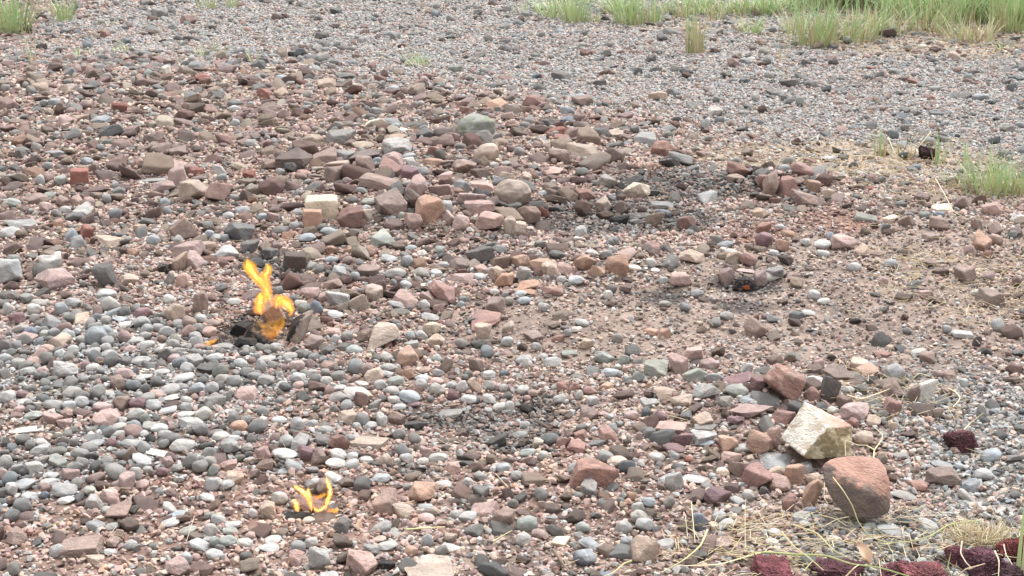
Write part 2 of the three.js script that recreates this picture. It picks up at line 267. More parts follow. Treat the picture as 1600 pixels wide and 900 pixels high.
r(425,555,80,70,'lg'); r(1220,335,120,60,'lg'); p(1085,200,60,40,'gg'); r(1420,175,150,90,'rb',-25); r(1395,215,110,50,'ta'); r(1570,240,80,80,'rb'); p(1330,630,100,50,'bg'); p(1315,660,40,30,'w'); p(1370,675,80,40,'w');
r(1390,715,110,80,'ta'); s(1480,725,120,110,'rb',-25,mark('reddish brown slab propped upright over the ember hole','the propped reddish slab')); r(1340,830,100,100,'pk'); r(1552,845,80,90,'pk'); r(1625,815,130,60,'lg',14); s(1460,792,130,26,'pk');
r(1125,710,170,80,'ta',-15); p(870,745,70,60,'lg'); r(655,760,130,120,'or'); r(460,740,140,110,'or',-30); r(535,795,100,70,'or'); r(245,785,110,90,'ta',20); r(190,750,150,70,'or'); r(50,735,110,70,'or'); r(340,780,140,70,'pk',-20);
p(500,680,80,40,'lg'); r(600,695,90,60,'g'); r(710,690,130,60,'pk'); p(765,775,90,35,'w'); p(895,790,60,30,'w'); p(310,850,70,50,'lg'); p(405,850,110,60,'lg'); p(945,855,60,50,'lg'); r(1055,850,130,90,'pk');
r(100,885,130,50,'or'); r(75,820,90,90,'g'); r(1570,530,90,80,'rb'); p(1575,605,110,100,'pu',15,mark('smooth purple egg-shaped stone beside the red stone pile','the purple egg-shaped stone')); r(260,170,120,35,'pk'); r(880,140,70,40,'or'); r(80,215,80,60,'ta'); r(1190,75,90,60,'br');
r(880,650,110,40,'rb'); dome(5,310,235,165,'ta',0,mark('rounded grey-tan boulder at the end of the pink stone row','the round row-end boulder')); r(1550,440,90,60,'ta');
tile(3, 1);
p(215,165,150,80,'rb',-25,mark('long reddish brown cobble lying aslant atop the red stone pile','the slanting cobble')); r(30,260,110,150,'br'); r(125,270,120,100,'rb'); k(280,265,100,80,'or',-12); r(235,340,170,90,'br',-8,mark('wide brown wedge at the front of the red stone pile','the wide brown wedge'));
r(370,310,80,50,'ta'); p(100,155,70,50,'bg'); r(380,90,80,30,'lg'); r(270,110,90,40,'rb'); p(930,145,55,35,'bl'); p(585,185,70,30,'bg'); s(630,275,90,25,'rd'); r(965,335,110,60,'br'); p(1085,400,130,50,'cr'); p(1070,445,70,45,'bl');
r(865,480,120,80,'br'); r(1055,500,100,80,'br'); r(1395,415,120,80,'pk'); r(1210,375,90,80,'br'); r(1310,510,80,70,'br'); p(1425,600,90,70,'br',-25); r(1340,620,110,110,'or'); r(1265,675,70,70,'pk'); r(1370,690,60,50,'rb');
r(1225,820,140,110,'br',0,mark('rounded brown rock alone on the bare ground below the grass','the rounded brown rock')); r(470,615,150,90,'pk',-8); p(340,630,110,60,'lg'); p(235,615,70,50,'lg'); p(345,690,80,50,'lg'); r(580,660,100,50,'ta'); p(540,770,90,60,'lg'); p(770,750,100,60,'g');
p(75,520,60,40,'lg'); r(130,570,90,50,'or'); r(90,640,90,80,'or'); p(35,680,70,35,'lg'); r(40,810,100,80,'g'); r(690,685,100,30,'br'); r(1010,745,80,50,'br'); r(1015,580,100,40,'br'); r(600,460,130,50,'gg'); r(760,470,90,40,'cr');
p(1570,460,80,35,'lg'); r(1545,555,80,50,'db'); r(720,860,60,50,'pk');
tile(0, 2);
p(665,40,130,60,'lg'); p(685,105,130,100,'lg',15,mark('large pale grey oval pebble above two blue flakes','the large oval pebble')); s(720,150,110,60,'bg',20); p(750,195,100,35,'bg'); p(660,205,70,60,'lg'); r(785,230,70,30,'w'); p(380,135,90,80,'bg'); p(460,95,110,60,'g',-10);
p(245,100,120,60,'g'); p(215,135,90,70,'lg'); p(50,135,70,80,'lg'); r(110,190,110,70,'pu'); r(170,70,90,60,'gg'); r(80,60,80,60,'dg'); r(310,225,140,90,'g'); p(890,220,110,80,'g'); p(890,160,110,70,'pu'); p(980,215,80,60,'dg');
r(1090,165,140,130,'ta',0,mark('blocky tan rock between the pebbles and the tall flame','the blocky tan rock')); p(1185,220,90,80,'br'); p(1255,190,70,50,'lg'); p(1325,220,110,50,'br'); p(1060,70,80,60,'w'); r(1250,100,90,130,'br'); p(1460,85,90,45,'lg');
p(195,280,90,70,'bl'); p(285,290,80,50,'gg'); p(425,290,90,70,'bg',-20); p(600,305,140,120,'bg',0,mark('big blue-grey pebble leaning with a split one on the carpet','the big blue-grey pebble')); p(660,270,80,60,'bg',-60); r(510,205,120,60,'ta'); p(520,330,90,60,'g'); r(150,310,140,60,'pk',-15); r(375,335,120,70,'ta');
p(290,385,100,60,'pk'); p(455,385,80,60,'lg'); p(380,415,80,60,'lg'); p(30,370,90,90,'dg'); p(40,440,90,60,'lg'); p(220,460,110,60,'pk'); p(120,470,100,60,'g'); p(170,520,100,50,'g'); r(410,520,160,100,'lg'); p(265,520,80,50,'pk');
p(660,375,80,60,'lg'); p(685,420,110,60,'lg'); p(575,400,110,50,'g'); p(820,385,80,50,'pk'); p(915,360,110,60,'lg'); p(850,330,110,50,'lg'); p(910,300,80,50,'g'); p(1045,275,110,70,'g',15); p(1080,350,90,60,'g'); r(1030,420,90,80,'dg');
p(1090,440,90,50,'pk'); p(880,455,130,50,'g'); p(780,460,80,50,'dg'); p(580,500,90,50,'lg'); p(775,535,120,70,'pk'); p(895,555,110,40,'lg'); p(1010,525,110,40,'lg'); p(1170,500,90,70,'lg'); r(1210,455,120,60,'g'); r(1295,500,140,60,'dg');
p(1150,560,140,60,'lg'); p(1400,570,110,60,'g'); p(1345,440,110,60,'lg'); p(1500,470,90,60,'lg'); p(1400,365,120,45,'g'); p(1310,280,100,70,'pk'); p(1220,300,80,50,'lg');
p(1060,635,130,70,'lg',15); p(1135,620,90,50,'g'); p(1235,630,110,70,'bg'); p(1325,625,90,70,'lg'); p(1070,685,110,40,'lg'); p(985,660,100,50,'pk'); r(740,600,110,80,'br'); p(45,680,110,80,'lg'); p(145,665,90,50,'pu'); p(145,715,100,40,'lg');
p(455,655,130,70,'g'); p(510,715,100,70,'lg'); p(435,735,90,60,'lg'); p(335,730,120,60,'g'); p(680,660,100,40,'lg'); r(760,710,110,80,'br'); r(865,725,90,70,'pu'); p(960,730,100,70,'lg'); p(640,745,110,60,'pk'); r(420,785,80,50,'br'); p(205,795,120,50,'gg');
r(330,810,120,70,'pk'); r(400,845,100,50,'pk'); p(120,760,80,50,'pk'); r(660,820,150,90,'pk',15); p(755,830,80,50,'lg'); p(740,875,110,60,'lg'); p(840,860,80,70,'bg'); p(940,870,110,60,'g'); p(1000,880,110,60,'lg'); p(855,795,130,80,'g'); p(1050,760,120,50,'lg',15);
p(1160,790,120,45,'lg'); p(1270,790,110,90,'lg',20,mark('plump pale grey pebble at the end of the pebble carpet','the plump pale pebble')); r(1190,850,150,70,'lg'); p(1165,745,80,60,'lg'); p(1165,700,80,50,'lg'); r(1415,675,70,70,'g'); r(1340,705,140,70,'g'); r(1540,665,120,70,'pk'); p(1495,865,110,70,'or');
s(165,885,210,34,'w',0,mark('bright white flat shard near the pebble carpet','the white flat shard'));
tile(1, 2);
p(280,100,80,50,'lg'); p(380,125,80,100,'bl',25,mark('slate blue oval pebble beside the tall flame','the slate blue pebble')); p(500,165,110,45,'lg',-20); r(510,70,130,100,'lg'); r(425,60,60,60,'pk'); r(645,90,130,110,'ta',30); r(740,40,100,90,'ta'); r(335,40,110,70,'pk'); r(930,75,170,80,'pk');
p(880,105,110,50,'g',-20); r(1160,45,170,80,'rb',-25,mark('reddish brown slanted rock between the tall flame and the tan stones','the slanted red rock')); r(1080,60,110,60,'pk',-30); r(1145,130,70,60,'pk'); p(1050,110,80,60,'lg',-40); p(1090,180,120,50,'g',-15); p(1285,105,60,50,'bg'); p(1490,25,70,40,'lg');
r(1490,115,120,100,'br'); p(1575,85,70,55,'g'); r(1440,195,190,70,'rb',-4,mark('flat brick-pink rock right below a dark grey pyramid stone','the flat brick-pink rock')); r(1575,250,70,70,'ta'); r(800,300,190,150,'ta',8,mark('large tan flat-topped rock in the middle left of the field','the flat-topped tan rock'));
r(680,305,110,80,'br'); p(570,305,80,70,'g',-50); p(500,325,60,60,'lg'); p(480,270,90,45,'pk'); p(615,385,110,60,'gg'); p(965,300,70,60,'bg'); p(1035,300,80,60,'lg',-25); r(1120,335,110,70,'ta'); r(1095,260,110,80,'cr'); r(970,360,90,50,'lg');
r(950,445,140,110,'or',0,mark('orange-brown pyramid rock above the line of pale pebbles','the orange pyramid rock')); p(815,435,90,60,'lg',10); p(1130,445,70,50,'gg'); r(1420,280,100,90,'ta'); p(1570,335,80,60,'lg'); r(1375,485,90,80,'br'); p(830,495,100,50,'g'); p(690,515,90,80,'br'); r(735,550,110,70,'ta',25);
p(820,535,80,40,'lg'); p(870,580,110,60,'gg'); p(775,605,80,65,'lg'); p(850,645,100,60,'lg'); r(945,535,90,70,'or'); p(1050,515,90,40,'br'); p(1140,530,70,50,'lg'); p(1040,560,100,40,'lg'); p(1035,605,90,70,'lg'); p(1130,635,110,80,'g',-25); p(1130,580,90,40,'pk');
p(1220,610,70,50,'lg'); p(1285,620,80,90,'lg',-30); r(1370,610,90,100,'ta',40); p(1455,550,80,60,'lg'); p(1460,610,80,60,'g'); p(1545,625,60,50,'lg'); p(1330,695,110,55,'lg'); p(1455,695,90,60,'lg',-30); p(1525,745,100,55,'lg',15); p(1585,745,60,70,'lg'); p(1450,770,60,40,'lg');
p(515,685,130,70,'g'); p(635,650,170,65,'lg',0,mark('long pale grey speckled pebble in the row around the sooty hollow','the long speckled pebble')); p(520,625,90,40,'lg'); p(660,600,90,40,'lg'); p(960,680,140,80,'bg',-15); p(860,700,80,50,'lg'); p(985,725,90,40,'pu'); p(895,745,90,40,'lg'); r(740,730,80,60,'g');
p(1210,785,160,60,'g',0,mark('long grey pebble lying alone on the sooty hollow floor','the lone long pebble')); p(785,825,70,90,'lg'); p(715,865,90,55,'lg'); p(630,865,60,50,'lg'); r(570,810,110,70,'ta'); r(880,820,100,70,'br'); p(265,855,100,90,'lg'); p(145,830,100,50,'lg'); p(350,850,80,50,'lg'); p(430,885,110,50,'g');
p(440,580,80,55,'lg'); p(270,555,90,50,'lg'); p(345,535,90,50,'g'); p(255,490,100,70,'pk'); r(450,490,120,50,'br'); p(210,430,100,50,'g'); p(115,375,90,60,'g'); r(360,350,110,80,'br'); p(60,580,110,70,'g'); p(60,440,130,40,'lg'); p(30,490,70,80,'g'); p(265,610,80,50,'pk'); p(160,600,80,40,'lg'); r(1230,670,70,60,'pu');
tile(2, 2);
s(85,22,150,50,'or'); p(50,35,90,40,'bg'); r(250,15,130,50,'rb'); p(75,80,90,50,'bg'); p(200,120,80,60,'lg'); p(600,45,60,60,'w',0,mark('whitish upright pebble alone in the brown middle ground','the whitish upright pebble')); p(955,100,80,45,'g'); p(1155,35,90,50,'g',15); p(1340,175,90,55,'g');
r(1520,260,140,120,'br',0,mark('brown pyramid rock alone on the bare soil below the ember hole','the brown pyramid rock')); p(435,215,90,50,'lg',-20); p(405,260,70,40,'w'); p(345,280,60,50,'g'); p(660,315,70,60,'g'); r(870,275,90,40,'or'); r(955,285,70,60,'or'); r(290,315,80,40,'rb'); r(130,300,110,50,'br');
p(150,370,70,55,'g'); r(460,350,90,60,'ta'); p(75,450,110,60,'lg'); p(95,475,70,60,'lg',30); p(190,430,70,40,'lg'); p(255,465,120,70,'lg'); r(360,405,90,40,'gg'); r(575,435,120,70,'gg',-15); r(695,450,70,60,'gg'); p(615,530,120,60,'bg',5); r(800,555,90,70,'gg',-30); r(725,575,70,50,'lg');
r(905,515,150,90,'gg'); r(1040,490,120,120,'pk'); r(1135,415,130,100,'pk',0,mark('pink rounded rock topping the heap above the broken block','the pink rounded rock')); r(1235,480,120,70,'pk'); r(1145,550,140,80,'gg',25); r(1270,565,130,70,'g'); r(1210,655,160,70,'g',22); r(1460,510,80,80,'lg'); r(1420,580,180,60,'pu',20);
p(1405,645,150,75,'gg',0,mark('greenish grey oval pebble in the heap, in front of purple rocks','the greenish oval pebble')); r(1540,610,100,90,'pu'); p(1480,695,130,50,'bg',12); r(1490,760,240,90,'pk',8); r(1330,710,120,60,'g'); p(70,640,80,55,'lg'); p(130,660,70,50,'pk'); p(300,695,90,60,'lg'); p(420,670,50,60,'lg'); p(500,705,90,60,'lg');
r(490,650,90,50,'rb'); r(320,620,70,60,'rb'); r(395,620,70,60,'rb'); p(95,690,50,40,'pk'); r(865,610,50,40,'or'); r(955,655,130,60,'ta'); r(1060,710,130,60,'ta'); r(860,720,110,50,'lg'); r(590,615,90,40,'or'); r(480,795,100,80,'br'); p(930,805,90,60,'pu'); p(745,800,90,60,'pk');
p(80,860,70,50,'lg'); r(990,870,200,70,'pk'); r(1190,830,120,80,'ta',15); r(1210,880,150,60,'g'); p(1320,880,40,40,'w'); r(1400,830,100,50,'pu');
tile(3, 2);
p(290,45,80,60,'lg'); p(345,85,80,40,'lg'); p(255,155,90,35,'lg'); r(1390,65,150,90,'br'); p(1300,30,60,40,'lg'); r(1545,45,80,40,'db'); r(985,40,80,50,'pk'); p(1120,260,60,50,'g'); s(1215,290,130,50,'lg'); p(940,405,100,50,'lg'); r(990,440,90,60,'br');
r(720,415,110,40,'rb'); p(760,375,50,35,'ta'); r(88,605,270,170,'rb',-40,{sharp:14,...mark('large rust-red rock behind the broken cream block','the rust-red rock')}); r(390,640,140,180,'dg',-25,mark('dark grey upright rock between the rust-red rock and the block','the dark upright rock'));
r(275,675,90,80,'rb'); p(300,575,110,50,'lg'); p(500,640,80,50,'lg'); r(440,545,180,90,'br',-8); r(565,480,110,70,'ta'); r(610,520,130,60,'or'); p(650,485,60,60,'bg'); p(790,535,130,110,'g'); r(780,640,130,110,'br',15);
r(950,650,200,170,'br',0,{yaw:0,sharp:20,...mark('brown rock with a bright white broken face at the heap edge','the white-faced rock')}); p(1215,600,80,70,'bg'); r(1130,550,100,60,'br'); r(1115,650,90,60,'br'); r(540,770,190,100,'pk',-10); r(770,750,120,100,'rb',-20); p(405,765,80,50,'lg'); p(530,840,70,60,'rb'); r(660,835,90,50,'ta');
r(90,810,150,80,'rb'); r(1060,790,60,70,'br'); p(740,700,60,40,'bg'); r(1580,880,80,40,'dg'); r(300,520,100,60,'db'); r(320,480,60,60,'pk');
tile(0, 3);
p(580,35,160,50,'dg'); p(585,70,130,45,'bg'); p(695,70,70,60,'pu'); p(740,15,100,50,'lg'); p(255,65,90,50,'lg'); r(245,125,110,70,'lg'); r(365,190,110,70,'gg'); r(270,185,80,60,'g'); r(110,230,90,70,'lg'); r(220,225,100,80,'lg'); p(30,190,90,90,'lg');
p(25,265,60,70,'pk'); p(320,270,110,40,'lg'); p(150,330,150,70,'bg'); p(70,360,80,80,'lg'); p(300,320,110,60,'lg'); p(405,360,160,80,'g',-10); p(410,425,120,50,'lg'); p(190,400,110,50,'lg'); p(280,395,60,50,'bl'); p(5,385,50,60,'dg'); p(560,370,90,60,'gg');
r(600,445,110,80,'lg'); r(690,410,110,90,'pk'); r(740,495,150,80,'br'); p(670,490,80,50,'g'); p(595,585,120,60,'g'); p(700,590,110,50,'g'); r(745,640,60,60,'ta'); r(110,665,120,80,'br',-15);
k(510,720,260,110,'br',6,mark('long brown brick half sunk in the gravel beside a pale pebble','the sunken brown brick')); p(355,745,100,80,'lg',0,mark('pale round pebble at the end of the long sunken brick','the pebble at the brick end')); r(705,690,80,50,'br'); p(815,705,90,60,'lg'); p(690,750,80,40,'lg'); r(590,800,120,60,'ta');
p(900,180,140,50,'lg',-30); p(845,265,90,90,'g'); p(920,240,70,50,'g'); r(820,140,110,90,'br',30); p(830,75,150,70,'g'); s(1010,135,210,36,'w',-18,mark('long whitish sliver of stone among grey pebbles','the whitish sliver')); p(1140,85,160,80,'lg',0,mark('large pale grey lens-shaped pebble beside the whitish sliver','the lens-shaped pebble')); p(1310,130,90,70,'g'); p(1310,190,90,70,'g'); r(1435,95,110,80,'g'); p(1545,105,80,60,'g'); p(1460,40,80,40,'lg'); p(1380,30,110,60,'lg');
r(1045,190,70,60,'pk'); p(1015,250,80,60,'pu'); r(1425,205,110,50,'pk'); p(1330,330,100,90,'lg'); p(1410,330,110,60,'lg'); p(1295,410,100,50,'lg',-20); r(1470,290,110,70,'ta'); p(1580,510,60,60,'lg'); p(745,330,110,60,'br'); r(795,315,90,90,'pk'); p(885,330,90,60,'pk');
p(1065,475,100,50,'lg',-30); p(1100,515,120,40,'bg',20); p(1065,565,120,60,'lg',20); p(1170,620,120,60,'gg'); p(1365,545,100,60,'lg'); p(1315,615,90,80,'lg'); p(1455,580,110,50,'lg'); p(1440,620,110,45,'gg'); p(1250,710,130,60,'lg',-25); p(1300,660,90,30,'lg'); p(1345,690,80,70,'gg');
p(1425,685,120,70,'gg'); p(1530,695,110,60,'lg'); p(1340,765,110,60,'lg'); p(1165,795,80,80,'lg'); p(1225,785,60,50,'pk'); r(1110,850,160,90,'pk'); p(1570,650,60,50,'pk'); r(440,270,110,80,'pk'); p(1030,15,90,50,'g'); p(890,10,80,40,'lg');
tile(1, 3);
p(195,60,100,80,'lg',-20); r(275,70,100,70,'g'); r(420,55,90,60,'dg'); r(520,70,130,90,'rb'); s(690,65,290,90,'ta',0,mark('dusty tan slab nearly buried above the row of pale pebbles','the buried tan slab')); p(180,140,170,70,'lg'); p(235,215,110,60,'lg',-35); r(315,140,90,80,'pu'); r(390,165,100,90,'br'); p(510,140,120,70,'lg',-20); p(500,195,130,60,'lg',-15);
p(600,205,90,60,'lg',25); p(600,155,80,50,'lg'); p(690,175,90,50,'lg'); p(815,180,80,80,'ta'); p(940,165,90,60,'lg'); p(1040,185,80,45,'lg'); p(1140,165,120,65,'lg'); r(1065,130,80,70,'pk'); p(780,290,120,60,'bg'); p(1545,225,100,60,'bg'); p(1400,275,90,60,'g'); p(1325,315,70,55,'lg');
r(1405,370,100,90,'dg'); p(1175,330,100,50,'lg'); r(1035,380,200,120,'or',8,mark('orange-brown smooth rock beside the small flame','the orange rock')); r(810,450,150,110,'br',15); r(940,495,160,80,'ta'); p(1055,470,100,50,'lg'); p(1065,540,110,60,'pk'); p(1250,520,90,60,'g'); p(1320,530,120,60,'lg'); r(1430,490,180,80,'pk'); r(1540,540,140,100,'br');
p(780,600,140,70,'g',22); r(860,630,110,30,'g'); p(820,710,130,60,'lg'); p(770,670,90,40,'ta'); p(1070,685,80,90,'bg'); p(1215,725,150,50,'lg',0,mark('long whitish-grey pebble near the bottom edge below the straw stalk','the long near pebble')); r(1215,665,80,50,'ta'); p(970,745,90,60,'or'); r(720,740,90,60,'g'); r(660,810,190,130,'pk',-10);
r(400,795,140,150,'lg',0,mark('large pale grey upright stone at the bottom edge below the small flame','the pale upright stone')); p(345,690,90,65,'lg'); p(105,670,110,40,'lg'); p(75,725,140,60,'lg'); r(535,585,110,80,'dg'); p(335,550,90,40,'lg'); p(145,415,110,80,'lg'); r(75,490,100,80,'ta'); r(350,345,90,80,'g'); r(430,350,90,90,'br'); p(490,285,120,50,'lg',-30); p(370,310,80,40,'lg');
r(250,800,80,90,'pk'); p(460,895,120,40,'lg'); r(1090,870,290,80,'ta'); r(810,830,110,60,'c'); r(40,150,90,90,'pk'); r(55,215,100,60,'br'); r(1220,225,110,70,'pk'); p(170,245,80,30,'lg');
tile(2, 3);
r(505,265,320,170,'rb',-5,mark('large reddish brown ridged rock in the open lower middle','the ridged red rock')); p(655,185,130,60,'ta'); p(505,315,70,36,'cr',-30); r(480,360,100,70,'g'); p(390,225,100,60,'g',25); p(905,160,110,60,'lg'); p(95,130,110,60,'gg'); p(195,150,70,60,'lg'); p(30,275,80,60,'lg'); r(320,70,90,70,'rb'); r(400,95,110,60,'rb'); r(600,20,110,80,'rb'); r(430,30,80,60,'rb');
p(90,575,140,95,'gg'); p(70,670,100,80,'lg'); p(175,640,110,60,'br'); p(445,600,90,70,'gg'); p(700,600,110,80,'g'); p(785,480,80,80,'lg'); p(800,540,120,80,'lg',-40); p(830,580,120,80,'lg',0,mark('pale pebble at the foot of a stack of three pale pebbles','the three stacked pebbles')); p(855,440,100,60,'bg'); r(750,405,60,50,'or');
p(490,710,160,80,'bg',-25); p(455,785,150,110,'bg',0,mark('large two-tone blue-grey pebble at the bottom edge of the picture','the two-tone pebble')); p(720,695,90,70,'bg'); r(830,745,170,140,'ta'); p(950,700,130,60,'g',18); r(300,690,120,60,'cr'); p(590,890,90,30,'bl'); p(1170,565,90,115,'bl',10,mark('upright slate blue pebble beside a dry stalk near the bottom edge','the upright blue pebble'));
p(1295,530,90,60,'bg'); p(1340,575,110,60,'lg'); r(1020,310,120,110,'lg'); r(960,300,90,50,'lg'); p(1150,295,180,50,'lg'); r(1290,410,190,130,'pu',-25,mark('purplish brown rock left of the boulder, in front of the heap','the purplish brown rock')); r(1220,340,80,50,'g'); p(1475,400,80,70,'lg'); p(1320,250,90,60,'cr'); r(1400,230,100,90,'br'); r(1370,155,120,60,'pk'); r(1520,280,170,130,'rb',-15);
p(1440,105,120,60,'g'); r(1550,60,200,150,'or',-15,mark('tan-orange broken rock leaning against the broken cream block','the tan-orange rock')); r(1070,45,120,80,'pu'); r(1200,20,150,60,'lg'); p(1210,65,110,40,'bg'); p(1020,100,150,60,'pu'); r(1010,150,80,50,'g'); p(1105,170,60,40,'rd'); r(1350,70,110,90,'or'); r(1580,370,60,60,'dg'); r(1410,440,90,50,'lg'); r(1300,690,160,60,'pk'); r(160,70,70,60,'cr'); p(50,20,100,50,'bg');
tile(3, 3);
p(600,40,125,90,'ta',0,mark('smooth brown-tan cobble beside the broken cream block','the smooth tan cobble')); r(30,40,90,130,'pk'); p(1390,150,130,80,'bg',30); p(1090,205,140,55,'bg'); p(1345,270,130,70,'lg'); r(1090,285,210,110,'br',8,mark('brown broad rock behind the red boulder, on grey gravel','the broad brown rock')); p(940,335,120,65,'rb'); p(850,395,160,60,'g',-15); s(830,150,110,40,'g'); r(1260,345,120,70,'bg'); p(1240,405,110,55,'lg',-40);
p(765,620,180,80,'bg',-15,mark('large blue-grey oval pebble in front of the red boulder','the large front pebble')); p(530,585,110,50,'g'); p(640,590,80,50,'gg'); p(410,680,110,55,'lg'); p(210,530,120,60,'bg'); p(275,500,90,60,'bl'); p(230,575,80,40,'lg'); r(275,395,140,190,'or',-18,mark('orange wedge rock against the side of the red boulder','the orange wedge rock')); p(50,255,100,80,'ta'); r(85,330,140,90,'pk'); r(160,270,110,110,'or'); r(240,225,80,60,'lg'); p(280,290,100,70,'ta');
r(130,450,90,90,'rb'); r(60,185,190,60,'g'); r(350,175,100,40,'pk'); r(1000,595,110,60,'lg'); p(910,595,60,50,'br'); r(1250,605,130,50,'ta'); p(40,635,100,60,'lg'); p(25,685,80,40,'w'); p(960,820,80,60,'bg'); p(1070,780,70,50,'dg');
// soot-black stones around the vents
tile(0, 2); r(1515,265,150,100,'c',0,mark('squared soot-black stone left of the foot of the tall flame','the soot-black stone'));
tile(1, 2); r(20,300,190,110,'c',-10,{ label: 'broad soot-black stone at the foot of the tall flame' }); r(110,175,150,150,'or',12,{ label: 'pale orange rock licked by the tall flame' }); r(275,262,150,190,'ta',-16,{ label: 'tan slab with a soot-blackened face beside the tall flame', sooty: true, yaw: 0.2, sharp: 30 }); r(-70,345,160,70,'c',0,{ label: 'low soot-black stone in front of the squared soot-black stone' });
tile(2, 1); r(1450,868,150,70,'c',0,{ label: 'soot-black stone added for the dark inside the ember hole under the propped slab' });  // black stone added to stand for the dark of the sooty opening
tile(1, 3); r(260,525,160,50,'c',0,{ label: 'low soot-black crust left below the small flame' }); r(450,515,170,40,'db',0,{ label: 'dark scorched crust at the foot of the small flame' }); r(330,440,190,70,'rb',0,{ label: 'reddish scorched stone behind the tongues of the small flame' });
// ------------------------------------------------------------ placing the single stones
// where and how big a stone is, from the width and height it shows
function place(o) {
  const g = at(o.px, o.py + o.h * 0.30), m = g.mpp, e = g.elev, grow = o.kind === 'rock' && !o.lm ? 1.12 : 1, hh = o.h * m / 2 * (o.shape === 'slab' ? 1 : 1.1) * grow, a = o.w * m / 2 * grow;
  let c = (o.shape === 'pebble' ? 0.85 : o.shape === 'slab' ? 0.75 : 0.8) * a;
  let b = Math.sqrt(Math.max(hh * hh - (c * Math.sin(e)) ** 2, (0.5 * hh) ** 2)) / Math.cos(e);
  c = Math.min(c, b * 2.2 + 0.01);
  const sink = o.sink ?? (o.shape === 'pebble' ? 0.68 : 0.58);                       // how much of the half height shows under the middle
  const q = at(o.px, o.py, 0); let lift = b * sink, at2 = at(o.px, o.py, lift); lift = b * sink; at2 = at(o.px, o.py, lift);
  return { pos: at2.p, a, b, c, m };
}
const jitter = (R, c, amount = 0.13) => { const l = 1 + (R() - 0.5) * 2 * amount, w = (R() - 0.5) * 0.08; return [c[0] * l * (1 + w), c[1] * l, c[2] * l * (1 - w)]; };
const footGrid = new Map(), CELL = 0.25;
function addFoot(x, z, r, b) {
  const f = [x, z, r, b]; footprints.push(f);
  for (let i = Math.floor((x - 0.4) / CELL); i <= Math.floor((x + 0.4) / CELL); i++) for (let j = Math.floor((z - 0.4) / CELL); j <= Math.floor((z + 0.4) / CELL); j++) { const key = i + ',' + j; (footGrid.get(key) ?? footGrid.set(key, []).get(key)).push(f); }
}
// would a stone of radius r at (x, z) sit in, or stand right in front of, one of the single stones?
function blocked(x, z, r, h, slack = 0.85, front = 1) {
  for (const [fx, fz, fr, fb] of footGrid.get(Math.floor(x / CELL) + ',' + Math.floor(z / CELL)) ?? []) {
    const dx = x - fx; let dz = z - fz; if (dz > 0) dz = Math.max(0, dz - front * (h * 1.6));
    if (dx * dx + dz * dz < ((fr + r) * slack) ** 2) return true;
  }
  return false;
}
const landmarks = stones.filter((o) => o.lm).map((o) => ({ px: o.px, py: o.py, name: o.lm, r: o.w / 2, o }));
for (const [name, px, py, r] of [['the tall flame', 425, 470, 45], ['the small flame', 493, 778, 40], ['the broken cream block', 1275, 672, 55], ['the red boulder', 1337, 761, 55], ['the purple lava rock', 1503, 692, 30], ['the dark lava rock', 1449, 241, 16], ['the ember hole', 1163, 440, 22], ['the dry grass tuft', 1085, 75, 25], ['the tiny green weed', 655, 95, 15]]) landmarks.push({ name, px, py, r });

function shapeWord(o) {
  const q = o.h / o.w;
  if (o.shape === 'pebble') return q < 0.5 ? 'flat' : q < 0.72 ? 'oval' : q < 1 ? 'round' : 'upright';
  if (o.shape === 'rock') return q < 0.5 ? 'flat' : q < 0.72 ? 'low' : q < 1 ? 'blocky' : 'upright';
  return q < 0.4 ? 'thin' : 'thick';
}
// a label for every stone that has none of its own: its look, then where it lies from the nearest landmark
{
  const kinds = { pebble: 'pebble', rock: 'rock', flat_stone: 'slab', brick: 'brick piece' }, buckets = new Map();
  for (const o of stones) {
    if (o.label) continue;
    let best = null, bd = 1e9;
    for (const l of landmarks) { if (l.o === o) continue; const d = Math.hypot(o.px - l.px, (o.py - l.py) * 1.35) - l.r * 0.5; if (d < bd) { bd = d; best = l; } }
    const dx = o.px - best.px, dy = (o.py - best.py) * 1.6, an = Math.atan2(dy, dx) * 180 / Math.PI;
    const dir = an > -22 && an <= 22 ? 'right of' : an > 22 && an <= 67 ? 'in front and right of' : an > 67 && an <= 113 ? 'in front of' : an > 113 && an <= 158 ? 'in front and left of' : an > 158 || an <= -158 ? 'left of' : an > -158 && an <= -113 ? 'behind and left of' : an > -113 && an <= -67 ? 'behind' : 'behind and right of';
    o.look = `${C[o.code][3]} ${shapeWord(o)} ${kinds[o.kind]}`; o.rel = `${dir} ${best.name}`; o.dist = bd;
    const key = o.look + o.rel; (buckets.get(key) ?? buckets.set(key, []).get(key)).push(o);
  }
  const nth = ['closest', 'second closest', 'third closest', 'fourth closest', 'fifth closest', 'sixth closest', 'seventh closest', 'eighth closest', 'ninth closest', 'tenth closest', 'eleventh closest', 'twelfth closest'];
  for (const list of buckets.values()) {
    list.sort((a, b) => a.dist - b.dist);
    list.forEach((o, i) => { o.label = list.length === 1 ? `${o.look} lying ${o.rel}` : `${nth[i]} ${o.look} ${o.rel}`; });
  }
}
